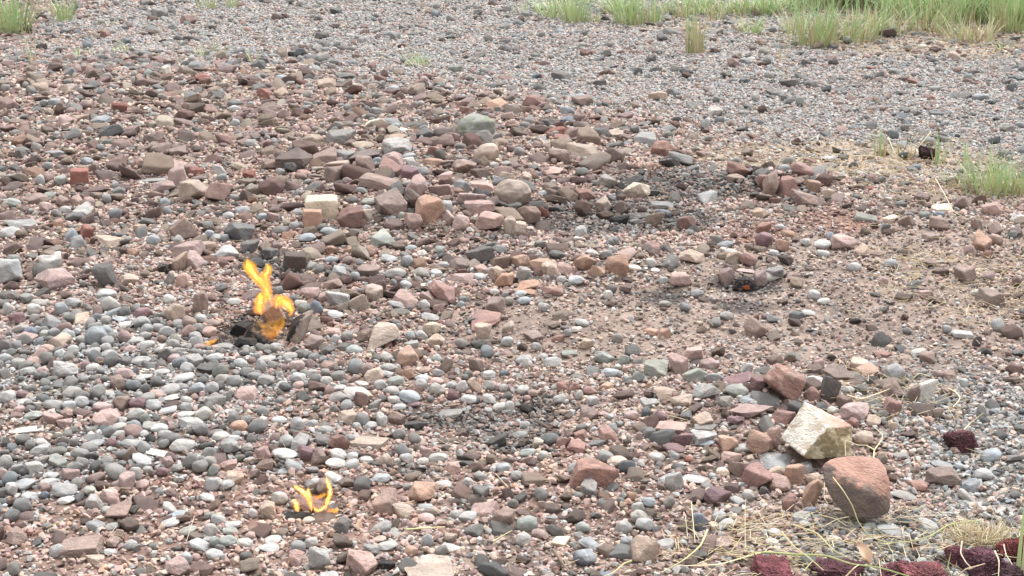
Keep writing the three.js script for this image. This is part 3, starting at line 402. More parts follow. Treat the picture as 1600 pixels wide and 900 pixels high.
// the 300 that show largest of each kind are objects; the rest of a kind goes into one mass
for (const kind of ['pebble', 'rock']) stones.filter((o) => o.kind === kind).sort((a, b) => (b.lm ? 1e6 : 0) + b.w * b.h - (a.lm ? 1e6 : 0) - a.w * a.h).forEach((o, i) => { o.single = i < 300; });
const massed = { pebble: [], rock: [] };
const groups = { pebble: 'river pebbles scattered over the ground', rock: 'angular rocks scattered over the ground', flat_stone: 'flat slabs scattered over the ground', brick: 'brick pieces scattered over the ground' };
for (const o of stones) {
  const R = rng(o.seed * 7 + 3), q = place(o), soot = zoneAt('char', q.pos.x, q.pos.z) * 0.25;
  const base = jitter(R, C[o.code]).map((v) => v * (1 - soot)), wp = o.w;
  let paint = null;
  if (o.sooty) paint = (x, y, z, f, n) => mix3(base, C.c, sstep(-0.05, 0.25, -x * 0.8 + y * 0.5 + 0.3 * n - 0.15) * 0.95);
  if (o.lm === 'the white-faced rock') paint = (x, y, z, f, n) => (x + 0.12 * n > 0.05 ? C.w : C.br);
  if (o.lm === 'the two-tone pebble') paint = (x, y, z, f, n) => (y + 0.25 * n + 0.3 * x > 0.25 ? C.bg : [0.12, 0.13, 0.145]);
  if (o.lm === 'the cream-topped stone') paint = (x, y, z, f, n) => (y + 0.2 * n > 0.05 ? C.cr : C.ta);
  if (o.lm === 'the ridged red rock') paint = (x, y, z, f, n) => mix3(C.rb, [0.36, 0.2, 0.15], sstep(0.1, 0.5, n));
  if (o.lm === 'the green-grey boulder') paint = (x, y, z, f, n) => mix3(C.gg, [0.2, 0.24, 0.17], sstep(0, 0.4, n));
  if (o.code === 'pu' || o.code === 'gg') { /* plain */ } else if (!paint && o.shape === 'rock' && R() < 0.35) { const other = R() < 0.5 ? [0.40, 0.31, 0.25] : [0.2, 0.13, 0.11]; paint = (x, y, z, f, n) => mix3(base, other, 0.6 * sstep(0.15, 0.5, n)); }
  const g = stoneGeometry({ shape: o.shape, a: q.a, b: q.b, c: q.c, D: wp < 16 ? 4 : wp < 24 ? 6 : wp < 36 ? 8 : wp < 55 ? 12 : 20, seed: o.seed, color: base, tilt: (o.tilt || (o.shape === 'pebble' ? (R() - 0.5) * 26 : (R() - 0.5) * 10)) * Math.PI / 180, yaw: o.yaw ?? (o.shape === 'pebble' ? (R() - 0.5) * 0.5 : o.shape === 'rock' ? R() * 6.28 : (R() - 0.5) * 0.5), paint, rough: o.rough, sharp: o.sharp });
  // a rock's cuts and turn change its outline a little: bring its width and height back to what the photograph shows
  g.computeBoundingBox(); const bb = g.boundingBox, fx = 2 * q.a / (bb.max.x - bb.min.x), fy = o.tilt && Math.abs(o.tilt) > 20 ? fx : clamp(2 * q.b / (bb.max.y - bb.min.y), 0.6, 1.7);
  const cx = (bb.max.x + bb.min.x) / 2, cy = (bb.max.y + bb.min.y) / 2; g.translate(-cx, -cy, 0); g.scale(fx, o.tilt && Math.abs(o.tilt) > 20 ? fx : fy, fx);
  const mesh = new THREE.Mesh(g, o.shape === 'pebble' ? M.pebble : M.rock);
  mesh.position.copy(q.pos); addFoot(q.pos.x, q.pos.z, Math.max(q.a, q.c) * 0.85, q.b);
  if (o.single === false) massed[o.kind].push(mesh);
  else tag(mesh, o.kind, o.label, o.shape === 'pebble' ? 'pebble' : o.kind === 'brick' ? 'brick' : 'stone', groups[o.kind]);
}
function mix3(a, b, t) { return [mix(a[0], b[0], t), mix(a[1], b[1], t), mix(a[2], b[2], t)]; }

// ------------------------------------------------------------ the broken cream block and the red boulder, shaped corner by corner
// corner: [dx, dy, d] = pixels right of and below the middle, and depth towards the viewer in pixels
function cornered(px, py, lift, corners, opts, name, label, category) {
  const g0 = at(px, py, lift), m = g0.mpp;
  const pts = corners.map(([dx, dy, d]) => V().addScaledVector(RIGHT, dx * m).addScaledVector(UP, -dy * m).addScaledVector(BACK, d * m));
  const mid = pts.reduce((t, q) => t.add(q), V()).divideScalar(pts.length); pts.forEach((q) => q.sub(mid));
  const g = stoneGeometry({ planes: hullPlanes(pts), size: 50 * m, color: C.cr, D: 44, seed: 9000 + px, ...opts });
  const mesh = new THREE.Mesh(g, M.rock); mesh.position.copy(g0.p).add(mid);
  addFoot(mesh.position.x, mesh.position.z, 50 * m, 0.06); addFoot(mesh.position.x - 20 * m, mesh.position.z, 40 * m, 0.06);
  return tag(mesh, name, label, category);
}
cornered(1272, 672, 0.075, [[-10, -43, -25], [57, -8, 10], [53, 39, 26], [-18, 42, 40], [-50, 14, -15], [14, -6, 32], [-25, 34, 40], [25, -20, -60], [-25, 30, -60], [48, 30, -50], [52, -12, -20]],
  { sharp: 70, rough: 0.03, paint: (x, y, z, f, n) => {                                  // three weathered faces meet at one corner
    const u = x * 50 + 11.1, v = -(y * cp - z * sp) * 50 + 8.7, e = 7 * n;
    if ((u - 14) * 40 + (v + 6) * 38 + e * 30 > 0 && v + e * 0.5 > -6 - (u - 14) * 0.045) return mix3([0.22, 0.175, 0.10], [0.44, 0.38, 0.26], sstep(-0.25, 0.4, n + 0.4 * n3(x * 9, y * 9, z * 9)));
    if ((u + 10) * 37 - (v + 43) * 24 + e * 20 > 0) return mix3([0.58, 0.37, 0.31], [0.72, 0.70, 0.67], sstep(-0.05, 0.25, n - (u - 8) * 0.03));
    return mix3([0.66, 0.62, 0.55], [0.50, 0.43, 0.35], sstep(-0.05, 0.4, n)); } },
  'concrete_block', 'broken cream concrete block with pink and white top and yellowish lichen front', 'block');
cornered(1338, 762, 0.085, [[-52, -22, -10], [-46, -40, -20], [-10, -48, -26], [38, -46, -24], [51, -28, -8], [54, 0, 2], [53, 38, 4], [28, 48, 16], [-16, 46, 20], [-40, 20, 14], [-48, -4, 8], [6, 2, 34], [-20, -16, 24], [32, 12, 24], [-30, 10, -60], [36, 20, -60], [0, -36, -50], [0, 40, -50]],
  { sharp: 24, rough: 0.035, paint: (x, y, z, f, n) => mix3([0.145, 0.115, 0.102], [0.40, 0.238, 0.188], sstep(-0.16, 0.16, y * cp - z * sp + x * 0.5 + 0.35 * n - 0.10)) },  // own grey-brown low on the left, with the front's shade painted in
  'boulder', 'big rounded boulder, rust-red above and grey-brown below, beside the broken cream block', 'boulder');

// ------------------------------------------------------------ porous lava rocks
function lava(px, py, w, h, color, label, lift = 0.5) {
  const g = at(px, py), m = g.mpp, a = w * m / 2, b = h * m / 2;
  const geo = stoneGeometry({ shape: 'lava', planes: null, a: a / 1.05, b: b / 1.0, c: a * 0.8, D: w > 40 ? 36 : 18, seed: 7000 + Math.round(px), color, rough: 0 });
  const mesh = new THREE.Mesh(geo, M.lava); mesh.position.copy(at(px, py, b * lift).p); addFoot(mesh.position.x, mesh.position.z, a, b);
  tag(mesh, 'lava_rock', label, 'lava rock', 'porous lava rocks lining the edge');
}
lava(1503, 691, 55, 36, [0.17, 0.07, 0.08], 'dark purple porous lava rock alone on the grey gravel');
lava(1449, 241, 33, 27, [0.055, 0.018, 0.024], 'nearly black-red lava rock among thin grass stems');
lava(1208, 899, 66, 26, [0.27, 0.085, 0.10], 'crimson lava rock at the bottom edge below the lying grass stalks');
lava(1310, 893, 80, 30, [0.18, 0.07, 0.09], 'dark purple lava rock under the thick green stalk');
lava(1405, 892, 66, 30, [0.26, 0.095, 0.115], 'low reddish purple lava rock between two darker ones');
lava(1447, 897, 70, 26, [0.30, 0.10, 0.11], 'flat red lava rock at the bottom edge beside the yellow tuft');
lava(1497, 870, 44, 38, [0.27, 0.105, 0.125], 'small mauve lava rock touching the yellow tuft');
lava(1536, 880, 80, 48, [0.19, 0.085, 0.11], 'biggest dark purple lava rock, below the yellow straw tuft');
lava(1584, 862, 56, 46, [0.33, 0.095, 0.095], 'bright red lava rock beside the tall green blade');
lava(1590, 900, 80, 30, [0.10, 0.05, 0.065], 'greyish purple lava rock in the bottom corner');

// ------------------------------------------------------------ the ground
{
  const axis = (lo, hi, step, end) => { const v = []; for (let x = lo; x <= hi + 1e-6; x += step) v.push(x); let s = step; for (let x = hi; x < end;) { s *= 1.35; x += s; v.push(x); } s = step; for (let x = lo; x > -end;) { s *= 1.35; x -= s; v.unshift(x); } return v; };
  const xs = axis(-6.5, 6.5, 0.035, 600), zs = axis(-15, -2, 0.035, 600), nx = xs.length, nz = zs.length;
  const P = new Float32Array(nx * nz * 3), K = new Float32Array(nx * nz * 3), U = new Float32Array(nx * nz * 2), I = [];
  for (let j = 0, i = 0; j < nz; j++) for (let c = 0; c < nx; c++, i++) {
    const x = xs[c], z = zs[j]; P[i * 3] = x; P[i * 3 + 1] = height(x, z); P[i * 3 + 2] = z; U[i * 2] = x * 0.9; U[i * 2 + 1] = z * 0.9;
    let col = [0.22, 0.165, 0.135]; const near = Math.abs(x) < 8 && z > -17 && z < 0;
    if (near) {
      col = mix3(col, [0.21, 0.13, 0.105], Math.max(zoneAt('redfine', x, z), zoneAt('heap', x, z)) * 0.8);
      col = mix3(col, [0.30, 0.29, 0.285], zoneAt('grey', x, z)); col = mix3(col, [0.19, 0.17, 0.155], zoneAt('greyright', x, z));
      col = mix3(col, [0.275, 0.212, 0.178], zoneAt('soil', x, z) * 0.85); col = mix3(col, [0.25, 0.13, 0.095], zoneAt('reddirt', x, z) * 0.8);
      col = mix3(col, [0.36, 0.28, 0.21], zoneAt('sandy', x, z) * 0.95); col = mix3(col, [0.03, 0.028, 0.027], zoneAt('char', x, z) * 0.85);
    } else if (z < -10) col = [0.16, 0.17, 0.11];
    const k2 = 1 + 0.22 * fbm(x * 2.2, 3, z * 2.2) + 0.3 * n3(x * 23, 1, z * 23); K.set([col[0] * k2, col[1] * k2, col[2] * k2], i * 3);
    if (c < nx - 1 && j < nz - 1) I.push(i, i + nx, i + 1, i + 1, i + nx, i + nx + 1);
  }
  const g = new THREE.BufferGeometry(); g.setIndex(I);
  g.setAttribute('position', new THREE.BufferAttribute(P, 3)); g.setAttribute('color', new THREE.BufferAttribute(K, 3)); g.setAttribute('uv', new THREE.BufferAttribute(U, 2)); g.computeVertexNormals();
  tag(new THREE.Mesh(g, M.ground), 'ground', null, null, null, 'structure');
}

// ------------------------------------------------------------ what nobody could count: gravel, rubble and the smaller pebbles
const mixes = {
  base: 'pk pk pk ta ta ta br br g lg lg rb', heap: 'pk pk pk pk pk pk rb ta ta ta ta br or g lg pk cr ta', redfine: 'rb br pk pk pk pk ta ta ta or g lg', grey: 'g lg lg lg g bg bg lg ta lg g pk lg br', greyright: 'g g lg lg dg br ta gg bg', soil: 'ta ta br br pk g lg ta db',
  carpet: 'lg lg lg g g pk bg dg lg', sandy: 'ta ta pk cr lg g', reddirt: 'rb br pk br rb ta', char: 'dg dg db g g br pk lg lg ta g br',
};
for (const key of Object.keys(mixes)) mixes[key] = mixes[key].split(' ');
function mixAt(R, x, z) {
  const t = R();
  for (const key of ['char', 'reddirt', 'carpet', 'grey', 'greyright', 'sandy', 'heap', 'soil', 'redfine']) { const m = zoneAt(key, x, z) * (key === 'char' ? 0.8 : 0.85); if (m > 0 && R() < m) return mixes[key]; }
  return mixes.base;
}
function chipGeometry(seed, n) {
  const R = rng(seed), pts = []; for (let i = 0; i < n; i++) { const d = randomDir(R), q = 0.8 + 0.2 * R(); pts.push(V(d[0] * q, d[1] * q, d[2] * q)); }
  return new ConvexGeometry(pts);
}
function smallStone(seed, shape, D) { const g = stoneGeometry({ shape, a: 1, b: 1, c: 1, D, seed, color: [0.9, 0.9, 0.9], rough: shape === 'pebble' ? 0.02 : 0.06, sharp: 30 }); return g; }
// scatters stones: several shapes, each an instanced mesh, under one object of kind stuff
function scatter({ name, partName, shapes, material, count, seed, size, density, flat, mixOf, slack = 0.85, front = 0.6, clear = true, sink = 0.25, tiltBy = 0.35, keep = null, colorScale = 1 }) {
  const R = rng(seed), lists = shapes.map(() => []), e = new THREE.Euler(), q = new THREE.Quaternion(), mat = new THREE.Matrix4(), sc = V(), po = V();
  for (let i = 0; i < count; i++) {
    // more where the camera is near: spread evenly over the ground that the picture shows and a margin beside it
    const z = -1.9 - R() * 13.2, half = 1.3 + 0.37 * -z, x = (R() * 2 - 1) * half;
    if (R() > half / 6.9) { R(); continue; }
    const far = sstep(-3, -12, z);
    const dn = density(x, z, far); if (R() > dn) continue;
    const s0 = size(R, far, x, z), sx = s0, sy = s0 * (flat[0] + R() * (flat[1] - flat[0])), sz = s0 * (0.65 + 0.3 * R());
    if (clear && blocked(x, z, s0, sy, slack, front)) continue;
    e.set((R() - 0.5) * 2 * tiltBy, R() * 6.283, (R() - 0.5) * 2 * tiltBy); q.setFromEuler(e);
    po.set(x, height(x, z) + sy * (1 - 2 * sink * R()), z); sc.set(sx, sy, sz); mat.compose(po, q, sc);
    const sizeJitter = mix(0.3, 0.15, far), codes = (mixOf ?? mixAt)(R, x, z), c = jitter(R, C[Array.isArray(codes) ? codes[Math.floor(R() * codes.length)] : codes], sizeJitter);
    const soot = 1 - 0.42 * zoneAt('char', x, z);
    lists[Math.floor(R() * shapes.length)].push([mat.clone(), c.map((v) => v * soot * colorScale)]);
    if (keep) addFoot(x, z, s0, sy);
  }
  const group = new THREE.Group(), col = new THREE.Color(); let total = 0;
  shapes.forEach((g, n) => {
    const inst = new THREE.InstancedMesh(g, material, lists[n].length); inst.name = partName + (n ? '_' + String(n).padStart(3, '0') : ''); inst.userData.kind = 'stuff';
    lists[n].forEach(([m, c], i) => { inst.setMatrixAt(i, m); inst.setColorAt(i, col.setRGB(...c)); }); total += lists[n].length; group.add(inst);
  });
  console.log(name, total);
  return group;
}
const Z = zoneAt;
const M2 = { pebble: M.pebble, rock: M.rock };
{ // smaller pebbles
  const g = scatter({ name: 'pebbles', partName: 'small_pebble', shapes: [1, 2, 3, 4, 5, 6, 7].map((i) => smallStone(400 + i, 'pebble', 4)), material: M.pebble, count: 126000, seed: 21, flat: [0.5, 0.85], tiltBy: 0.6, slack: 0.64, front: 0.5, keep: true, sink: 0.2,
    density: (x, z) => clamp(0.95 * Z('carpet', x, z) + 0.2 * Z('ring', x, z) + 0.02 + 0.05 * Z('redfine', x, z) + 0.03 * Z('heap', x, z)) * (1 - 0.9 * Z('char', x, z)),
    size: (R, far, x, z) => (0.0105 + 0.016 * Math.pow(R(), 1.5)) * (1 + 0.25 * far), mixOf: (R) => ['lg', 'lg', 'lg', 'g', 'g', 'lg', 'bg', 'pk', 'g', 'gg', 'lg', 'pk'] });
  massed.pebble.forEach((m) => { m.name = 'small_pebble'; m.userData.kind = 'stuff'; g.add(m); });
  tag(g, 'pebbles', 'loose smaller grey pebbles lying between the larger stones', null, null, 'stuff');
}
{ // angular rubble
  const g = scatter({ name: 'rubble', partName: 'rock_shard', shapes: [1, 2, 3, 4, 5, 6, 7, 8, 9].map((i) => smallStone(500 + i, 'rock', 5)), material: M.rock, count: 238000, seed: 22, flat: [0.24, 0.62], tiltBy: 0.5, slack: 0.66, front: 0.6, keep: true, sink: 0.3,
    density: (x, z) => clamp(0.72 * Z('heap', x, z) + 0.16 + 0.16 * Z('redfine', x, z) + 0.95 * Z('pile', x, z) + 0.12 * Z('carpet', x, z)) * (1 - 0.7 * Z('grey', x, z)) * (1 - 0.6 * Z('soil', x, z)) * (1 - 0.8 * Z('char', x, z)) * (1 - 0.6 * Z('greyright', x, z)),
    size: (R, far, x, z) => (0.009 + (0.020 + 0.022 * Z('pile', x, z) + 0.012 * Z('heap', x, z)) * Math.pow(R(), 2.0)) * (1 + 0.55 * far) });
  massed.rock.forEach((m) => { m.name = 'rock_shard'; m.userData.kind = 'stuff'; g.add(m); });
  tag(g, 'rubble', 'reddish and tan broken rock shards heaped between the larger stones', null, null, 'stuff');
}
{ // gravel over everything
  const g = scatter({ name: 'gravel', partName: 'gravel_chip', shapes: [10, 11, 12, 13, 14, 16].map((n, i) => chipGeometry(600 + i, n)), material: M.chip, count: 2100000, seed: 23, flat: [0.35, 0.85], tiltBy: 0.5, slack: 0.68, front: 0.1, sink: 0.45, colorScale: 0.98,
    density: (x, z, far) => (0.95 - 0.14 * Z('redfine', x, z) - 0.5 * Z('soil', x, z) - 0.72 * Z('sandy', x, z)) * mix(1, 0.42, far),
    size: (R, far, x, z) => (0.0045 + 0.0095 * Math.pow(R(), 2.2)) * (1 + 0.75 * far) * (1 - 0.2 * Z('soil', x, z)) * (1 - 0.22 * Z('grey', x, z)) });
  tag(g, 'gravel', 'fine mixed gravel covering the ground', null, null, 'stuff');
}
// ------------------------------------------------------------ grass
function bladeSet() { return { P: [], K: [], I: [], U: [] }; }
function blade(B, base, height, width, az, lean, curl, c0, c1) {
  const n = 5, side = V(Math.cos(az + Math.PI / 2), 0, Math.sin(az + Math.PI / 2)), out = V(Math.cos(az), 0, Math.sin(az)), start = B.P.length / 3, q = V();
  for (let i = 0; i <= n; i++) {
    const t = i / n, a = lean + curl * t, w = width * (1 - 0.9 * t * t) * 0.5;
    if (i) q.addScaledVector(out, Math.sin(a) * height / n).add(V(0, Math.cos(a) * height / n, 0));
    for (const sgn of [-1, 1]) { B.P.push(base.x + q.x + side.x * w * sgn, base.y + q.y, base.z + q.z + side.z * w * sgn); B.K.push(...mix3(c0, c1, t)); B.U.push(sgn * 0.5 + 0.5, t); }
    if (i) { const k2 = start + i * 2; B.I.push(k2 - 2, k2 - 1, k2, k2 - 1, k2 + 1, k2); }
  }
}
function bladeMesh(B, material, name) {
  const g = new THREE.BufferGeometry(); g.setIndex(B.I); g.setAttribute('position', new THREE.Float32BufferAttribute(B.P, 3)); g.setAttribute('color', new THREE.Float32BufferAttribute(B.K, 3)); g.setAttribute('uv', new THREE.Float32BufferAttribute(B.U, 2)); g.computeVertexNormals();
  const m = new THREE.Mesh(g, material); m.name = name; return m;
}
const GREEN = [[0.20, 0.42, 0.13], [0.26, 0.48, 0.18], [0.33, 0.51, 0.24], [0.15, 0.34, 0.10], [0.38, 0.47, 0.22]], DRY = [[0.50, 0.40, 0.24], [0.56, 0.47, 0.30], [0.42, 0.33, 0.19], [0.50, 0.47, 0.30], [0.34, 0.26, 0.16], [0.58, 0.52, 0.40]];
const pick = (R, a) => a[Math.floor(R() * a.length)];
// blades that spring from a patch rx by rz metres, h high; share of dry blades; kinds: 'green' and 'dry' parts
function fillTuft(R, rx, rz, h, n, dry, width, spread, tall = 0.5) {
  const G = bladeSet(), D = bladeSet();
  for (let i = 0; i < n; i++) {
    const a = R() * 6.283, q = Math.sqrt(R()), isDry = R() < dry, b = V(Math.cos(a) * q * rx, -0.01, Math.sin(a) * q * rz);
    const hh = h * (1 - tall + tall * R()) * (isDry ? 0.75 : 1), az = a + (R() - 0.5) * 2.4, c = pick(R, isDry ? DRY : GREEN), base = isDry ? pick(R, DRY) : mix3(c, pick(R, DRY), 0.5);
    blade(isDry ? D : G, b, hh, width * (0.4 + 0.9 * R()), az, spread * R() * 0.5, spread * (0.3 + 1.3 * R() * R()), base, mix3(c, [0.5, 0.48, 0.28], 0.2 * R()));
  }
  return [G, D];
}
function tuft(px, py, wpx, hpx, n, dry, label, o = {}) {
  const c = at(px, py), m = c.mpp, R = rng(Math.round(px * 13 + py * 7)), g = new THREE.Group();
  const [G, D] = fillTuft(R, wpx * m / 2 * 0.75, o.rz ?? Math.max(0.03, wpx * m / 2 * 0.55), hpx * m * 1.12, n, dry, o.width ?? 0.0072, o.spread ?? 0.7, o.tall ?? 0.55);
  if (G.P.length) { const q = bladeMesh(G, M.leaf, 'green_blades'); q.userData.kind = 'stuff'; g.add(q); }
  if (D.P.length) { const q = bladeMesh(D, M.straw, 'dry_blades'); q.userData.kind = 'stuff'; g.add(q); }
  g.position.copy(c.p); tag(g, o.name ?? 'grass_tuft', label, o.category ?? 'grass tuft', o.group);
}
tuft(18, 52, 80, 90, 190, 0.06, 'bright green grass tuft in the upper left corner beside small sprigs');
tuft(100, 34, 44, 52, 60, 0.1, 'small bright green tuft beside the corner grass, above pinkish rubble');
tuft(52, 100, 16, 58, 9, 0.6, 'thin yellowish sprig standing at the edge of the red rubble', { spread: 0.35 });
tuft(130, 88, 40, 22, 30, 0.15, 'low green weed at the upper edge of the red rubble heap', { spread: 1.2 });
tuft(188, 82, 36, 24, 24, 0.3, 'low sparse yellow-green weed right of the low green weed', { spread: 1.1 });
tuft(335, 88, 60, 30, 40, 0.35, 'wide sparse weed at the edge of the grey gravel above the rubble', { spread: 1.0 });
tuft(395, 98, 24, 26, 18, 0.3, 'tiny weed between the wide sparse weed and the dark gravel', { spread: 1.0 });
tuft(175, 40, 46, 16, 50, 0.95, 'small dry brown tuft on grey gravel near the corner grass', { spread: 1.3 });
tuft(325, 14, 50, 30, 40, 0.25, 'sparse green tuft at the top edge above grey gravel');
tuft(365, 12, 26, 34, 26, 0.15, 'thin dark green tuft at the top edge beside the sparse tuft');
tuft(655, 104, 44, 32, 42, 0.1, 'tiny bright green weed alone on the grey gravel', { spread: 1.15, category: 'weed', name: 'weed' });
tuft(548, 44, 24, 12, 16, 0.1, 'tiny dark weed sprig on the far grey gravel', { spread: 1.2, category: 'weed', name: 'weed' });
tuft(450, 48, 40, 10, 22, 0.7, 'faint yellowish weed on the far grey gravel', { spread: 1.3, category: 'weed', name: 'weed' });
tuft(897, 36, 56, 62, 110, 0.08, 'bright green tuft at the top edge, first of the row of tufts');
tuft(930, 36, 20, 26, 24, 0.7, 'short brownish tuft between two green tufts at the top edge');
tuft(985, 38, 66, 60, 120, 0.2, 'wide green tuft with brown base in the row at the top edge');
tuft(1020, 36, 40, 52, 60, 0.25, 'fresh green tuft joined to the wide tuft with brown base');
tuft(832, 22, 60, 30, 40, 0.45, 'sparse pale tuft at the top edge before the row of tufts', { spread: 0.9 });
tuft(1118, 30, 40, 40, 40, 0.4, 'ragged pale tuft at the top edge behind the dry tuft', { spread: 0.9 });
tuft(1042, 22, 36, 36, 40, 0.35, 'ragged green tuft at the end of the row at the top edge', { spread: 0.9 });
tuft(1242, 52, 60, 70, 70, 0.4, 'ragged tuft at the near end of the tall grass', { spread: 0.9 });
tuft(1086, 84, 40, 92, 90, 0.72, 'upright dry tuft of yellow stems with brown foot on grey gravel', { spread: 0.22, width: 0.006, tall: 0.6 });
tuft(1065, 28, 34, 50, 46, 0.5, 'yellow-green tuft right behind the upright dry tuft');
tuft(1175, 54, 44, 40, 60, 0.12, 'leafy green tuft standing on pale sandy soil', { spread: 0.9 });
tuft(1197, 26, 24, 50, 40, 0.1, 'dark green tuft at the top edge behind the leafy tuft');
tuft(1155, 20, 30, 40, 40, 0.2, 'pale green tuft at the top edge beside the dark green tuft');
tuft(1222, 96, 20, 50, 8, 0.6, 'few thin stems on grey gravel in front of the tall grass', { spread: 0.3 });
tuft(1272, 72, 100, 95, 150, 0.4, 'tall green and straw tuft at the front of the tall grass', { spread: 0.6 });
tuft(1330, 64, 120, 85, 170, 0.35, 'broad green tuft at the front of the tall grass', { spread: 0.85 });
tuft(1385, 54, 80, 75, 110, 0.35, 'green tuft beside a brown hollow in the tall grass', { spread: 0.8 });
tuft(1450, 50, 90, 85, 120, 0.4, 'green tuft with straw foot in the middle of the tall grass');
tuft(1515, 66, 110, 60, 150, 0.75, 'straw-coloured tuft at the front of the tall grass on sand', { spread: 0.8 });
tuft(1580, 50, 100, 100, 200, 0.25, 'dense green tuft at the far end of the tall grass');
tuft(1570, 80, 40, 24, 40, 0.4, 'low green sprig on sand below the dense green tuft', { spread: 1.1 });
tuft(1376, 245, 28, 74, 16, 0.35, 'two thin upright green stems near the dark lava rock', { spread: 0.22 });
tuft(1420, 246, 60, 40, 26, 0.75, 'sparse straw and weed left of the dark lava rock', { spread: 0.9 });
tuft(1466, 258, 24, 62, 18, 0.3, 'thin leafy stem just right of the dark lava rock', { spread: 0.45 });
tuft(1508, 272, 16, 62, 8, 0.2, 'single tall green stem before the fresh green tuft', { spread: 0.2 });
tuft(1500, 292, 90, 30, 50, 0.6, 'yellowish low weed left of the fresh green tuft', { spread: 1.0 });
tuft(1548, 304, 110, 76, 150, 0.25, 'fresh green tuft right of the dark lava rock', { spread: 0.75 });
tuft(1592, 306, 44, 60, 50, 0.45, 'half-dry tuft at the right edge beside the fresh green tuft');
tuft(1530, 850, 96, 62, 340, 1, 'yellow mossy straw tuft on top of the lava rocks', { spread: 1.0, width: 0.003, category: 'straw tuft', name: 'straw_tuft' });
tuft(1597, 905, 18, 150, 9, 0.25, 'tall green grass blades at the right edge above the lava rocks', { spread: 0.12, width: 0.008, tall: 0.4 });
tuft(1478, 898, 22, 40, 6, 0.2, 'few short green blades between lava rocks at the bottom edge', { spread: 0.5, width: 0.005 });
{ // the field of tall grass beyond, and scraps of straw
  const R = rng(77), shapes = [0, 1, 2].map(() => fillTuft(R, 0.12, 0.12, 0.42, 70, 0.25, 0.0095, 0.8)), g = new THREE.Group();
  shapes.forEach(([G, D], n) => {
    const list = [], Q = rng(300 + n);
    for (let i = 0; i < 280; i++) {
      const px = 1240 + Q() * 900, py = 42 - 34 * (1 - clamp((px - 1240) / 250)) - Q() * Q() * 240; let c = at(Math.min(px, 1595), Math.max(py, -150)); const x = c.p.x + (px > 1595 ? Q() * 5 : 0), z = c.p.z - Q() * 0.4;
      list.push(new THREE.Matrix4().compose(V(x, height(x, z), z), new THREE.Quaternion().setFromAxisAngle(V(0, 1, 0), Q() * 6.283), V(1, 0.45 + 0.5 * Q(), 1)));
    }
    for (let i = 0; i < 11; i++) { const c = at(860 + Q() * 420, 30 - Q() * 60); list.push(new THREE.Matrix4().compose(c.p, new THREE.Quaternion().setFromAxisAngle(V(0, 1, 0), Q() * 6.283), V(0.9, 0.25 + 0.35 * Q(), 0.9))); }
    for (let i = 0; i < 90; i++) { const c = at(-100 + Q() * 1300, -30 - Q() * 110); list.push(new THREE.Matrix4().compose(c.p, new THREE.Quaternion().setFromAxisAngle(V(0, 1, 0), Q() * 6.283), V(0.9, 0.6 + 0.6 * Q(), 0.9))); }
    [[G, M.leaf, 'green_clump'], [D, M.straw, 'dry_clump']].forEach(([B, mat, name]) => {
      const src = bladeMesh(B, mat, name), inst = new THREE.InstancedMesh(src.geometry, mat, list.length); inst.name = name + (n ? '_00' + n : ''); inst.userData.kind = 'stuff'; list.forEach((m, i) => inst.setMatrixAt(i, m)); g.add(inst);
    });
  });
  tag(g, 'grass', 'tall green grass growing along the far edge of the gravel', null, null, 'stuff');
}
{
  const bar = new THREE.CylinderGeometry(0.5, 0.5, 1, 5); bar.rotateZ(Math.PI / 2);
  const R = rng(88), list = [];
  for (let i = 0; i < 130000 && list.length < 8000; i++) {
    const z = -2.6 - R() * 8, half = 0.6 + 0.36 * -z, x = (R() * 2 - 1) * half, d = Math.max(Z('straw', x, z) * (z > -3.6 ? 1.3 : 1), 0.5 * Z('sandy', x, z), 0.012); if (R() > d * 0.34) continue;
    const l = 0.03 + 0.09 * R() * R(), w = 0.0008 + 0.0011 * R();
    list.push([new THREE.Matrix4().compose(V(x, height(x, z) + 0.012 + 0.008 * R(), z), new THREE.Quaternion().setFromEuler(new THREE.Euler(0, R() * 6.283, (R() - 0.5) * 0.35)), V(l, w, w)), jitter(R, pick(R, DRY), 0.15)]);
  }
  const inst = new THREE.InstancedMesh(bar, M.chip, list.length), col = new THREE.Color(); list.forEach(([m, c], i) => { inst.setMatrixAt(i, m); inst.setColorAt(i, col.setRGB(...c)); });
  tag(inst, 'straw_litter', 'scraps of dry straw strewn over the gravel', null, null, 'stuff');
}
// ------------------------------------------------------------ stalks lying on the stones: points as [px, py, height above the ground in metres]
function stalk(points, width, c0, c1, label, name = 'grass_stalk', category = 'grass stalk') {
  const R = rng(Math.round(points[0][0] * 7 + points[0][1])), pts = points.map(([x, y, l]) => at(x, y, l ?? 0.02).p.add(V((R() - 0.5) * 0.006, (R() - 0.5) * 0.008, (R() - 0.5) * 0.006))), curve = new THREE.CatmullRomCurve3(pts, false, 'catmullrom', 0.25), n = Math.max(10, points.length * 6), g = new THREE.TubeGeometry(curve, n, 1, 6), P = g.attributes.position, K = [], q = V();
  for (let i = 0; i <= n; i++) { const c = curve.getPointAt(i / n), w = width * 0.33 * (1 - 0.55 * (i / n)) * (1 + 0.25 * (i % 5 === 0 ? 1 : 0)); for (let j = 0; j <= 6; j++) { const k2 = i * 7 + j; q.fromBufferAttribute(P, k2).sub(c).multiplyScalar(w).add(c); P.setXYZ(k2, q.x, q.y, q.z); K.push(...mix3(c0, c1, i / n)); } }
  g.setAttribute('color', new THREE.Float32BufferAttribute(K, 3)); g.computeVertexNormals();
  tag(new THREE.Mesh(g, M.straw), name, label, category, name === 'grass_stalk' ? 'stalks lying on the stones' : undefined);
}
const YG = [0.46, 0.47, 0.22], YL = [0.60, 0.53, 0.30], GR = [0.30, 0.38, 0.15], PL = [0.62, 0.55, 0.40], BR = [0.16, 0.11, 0.08];
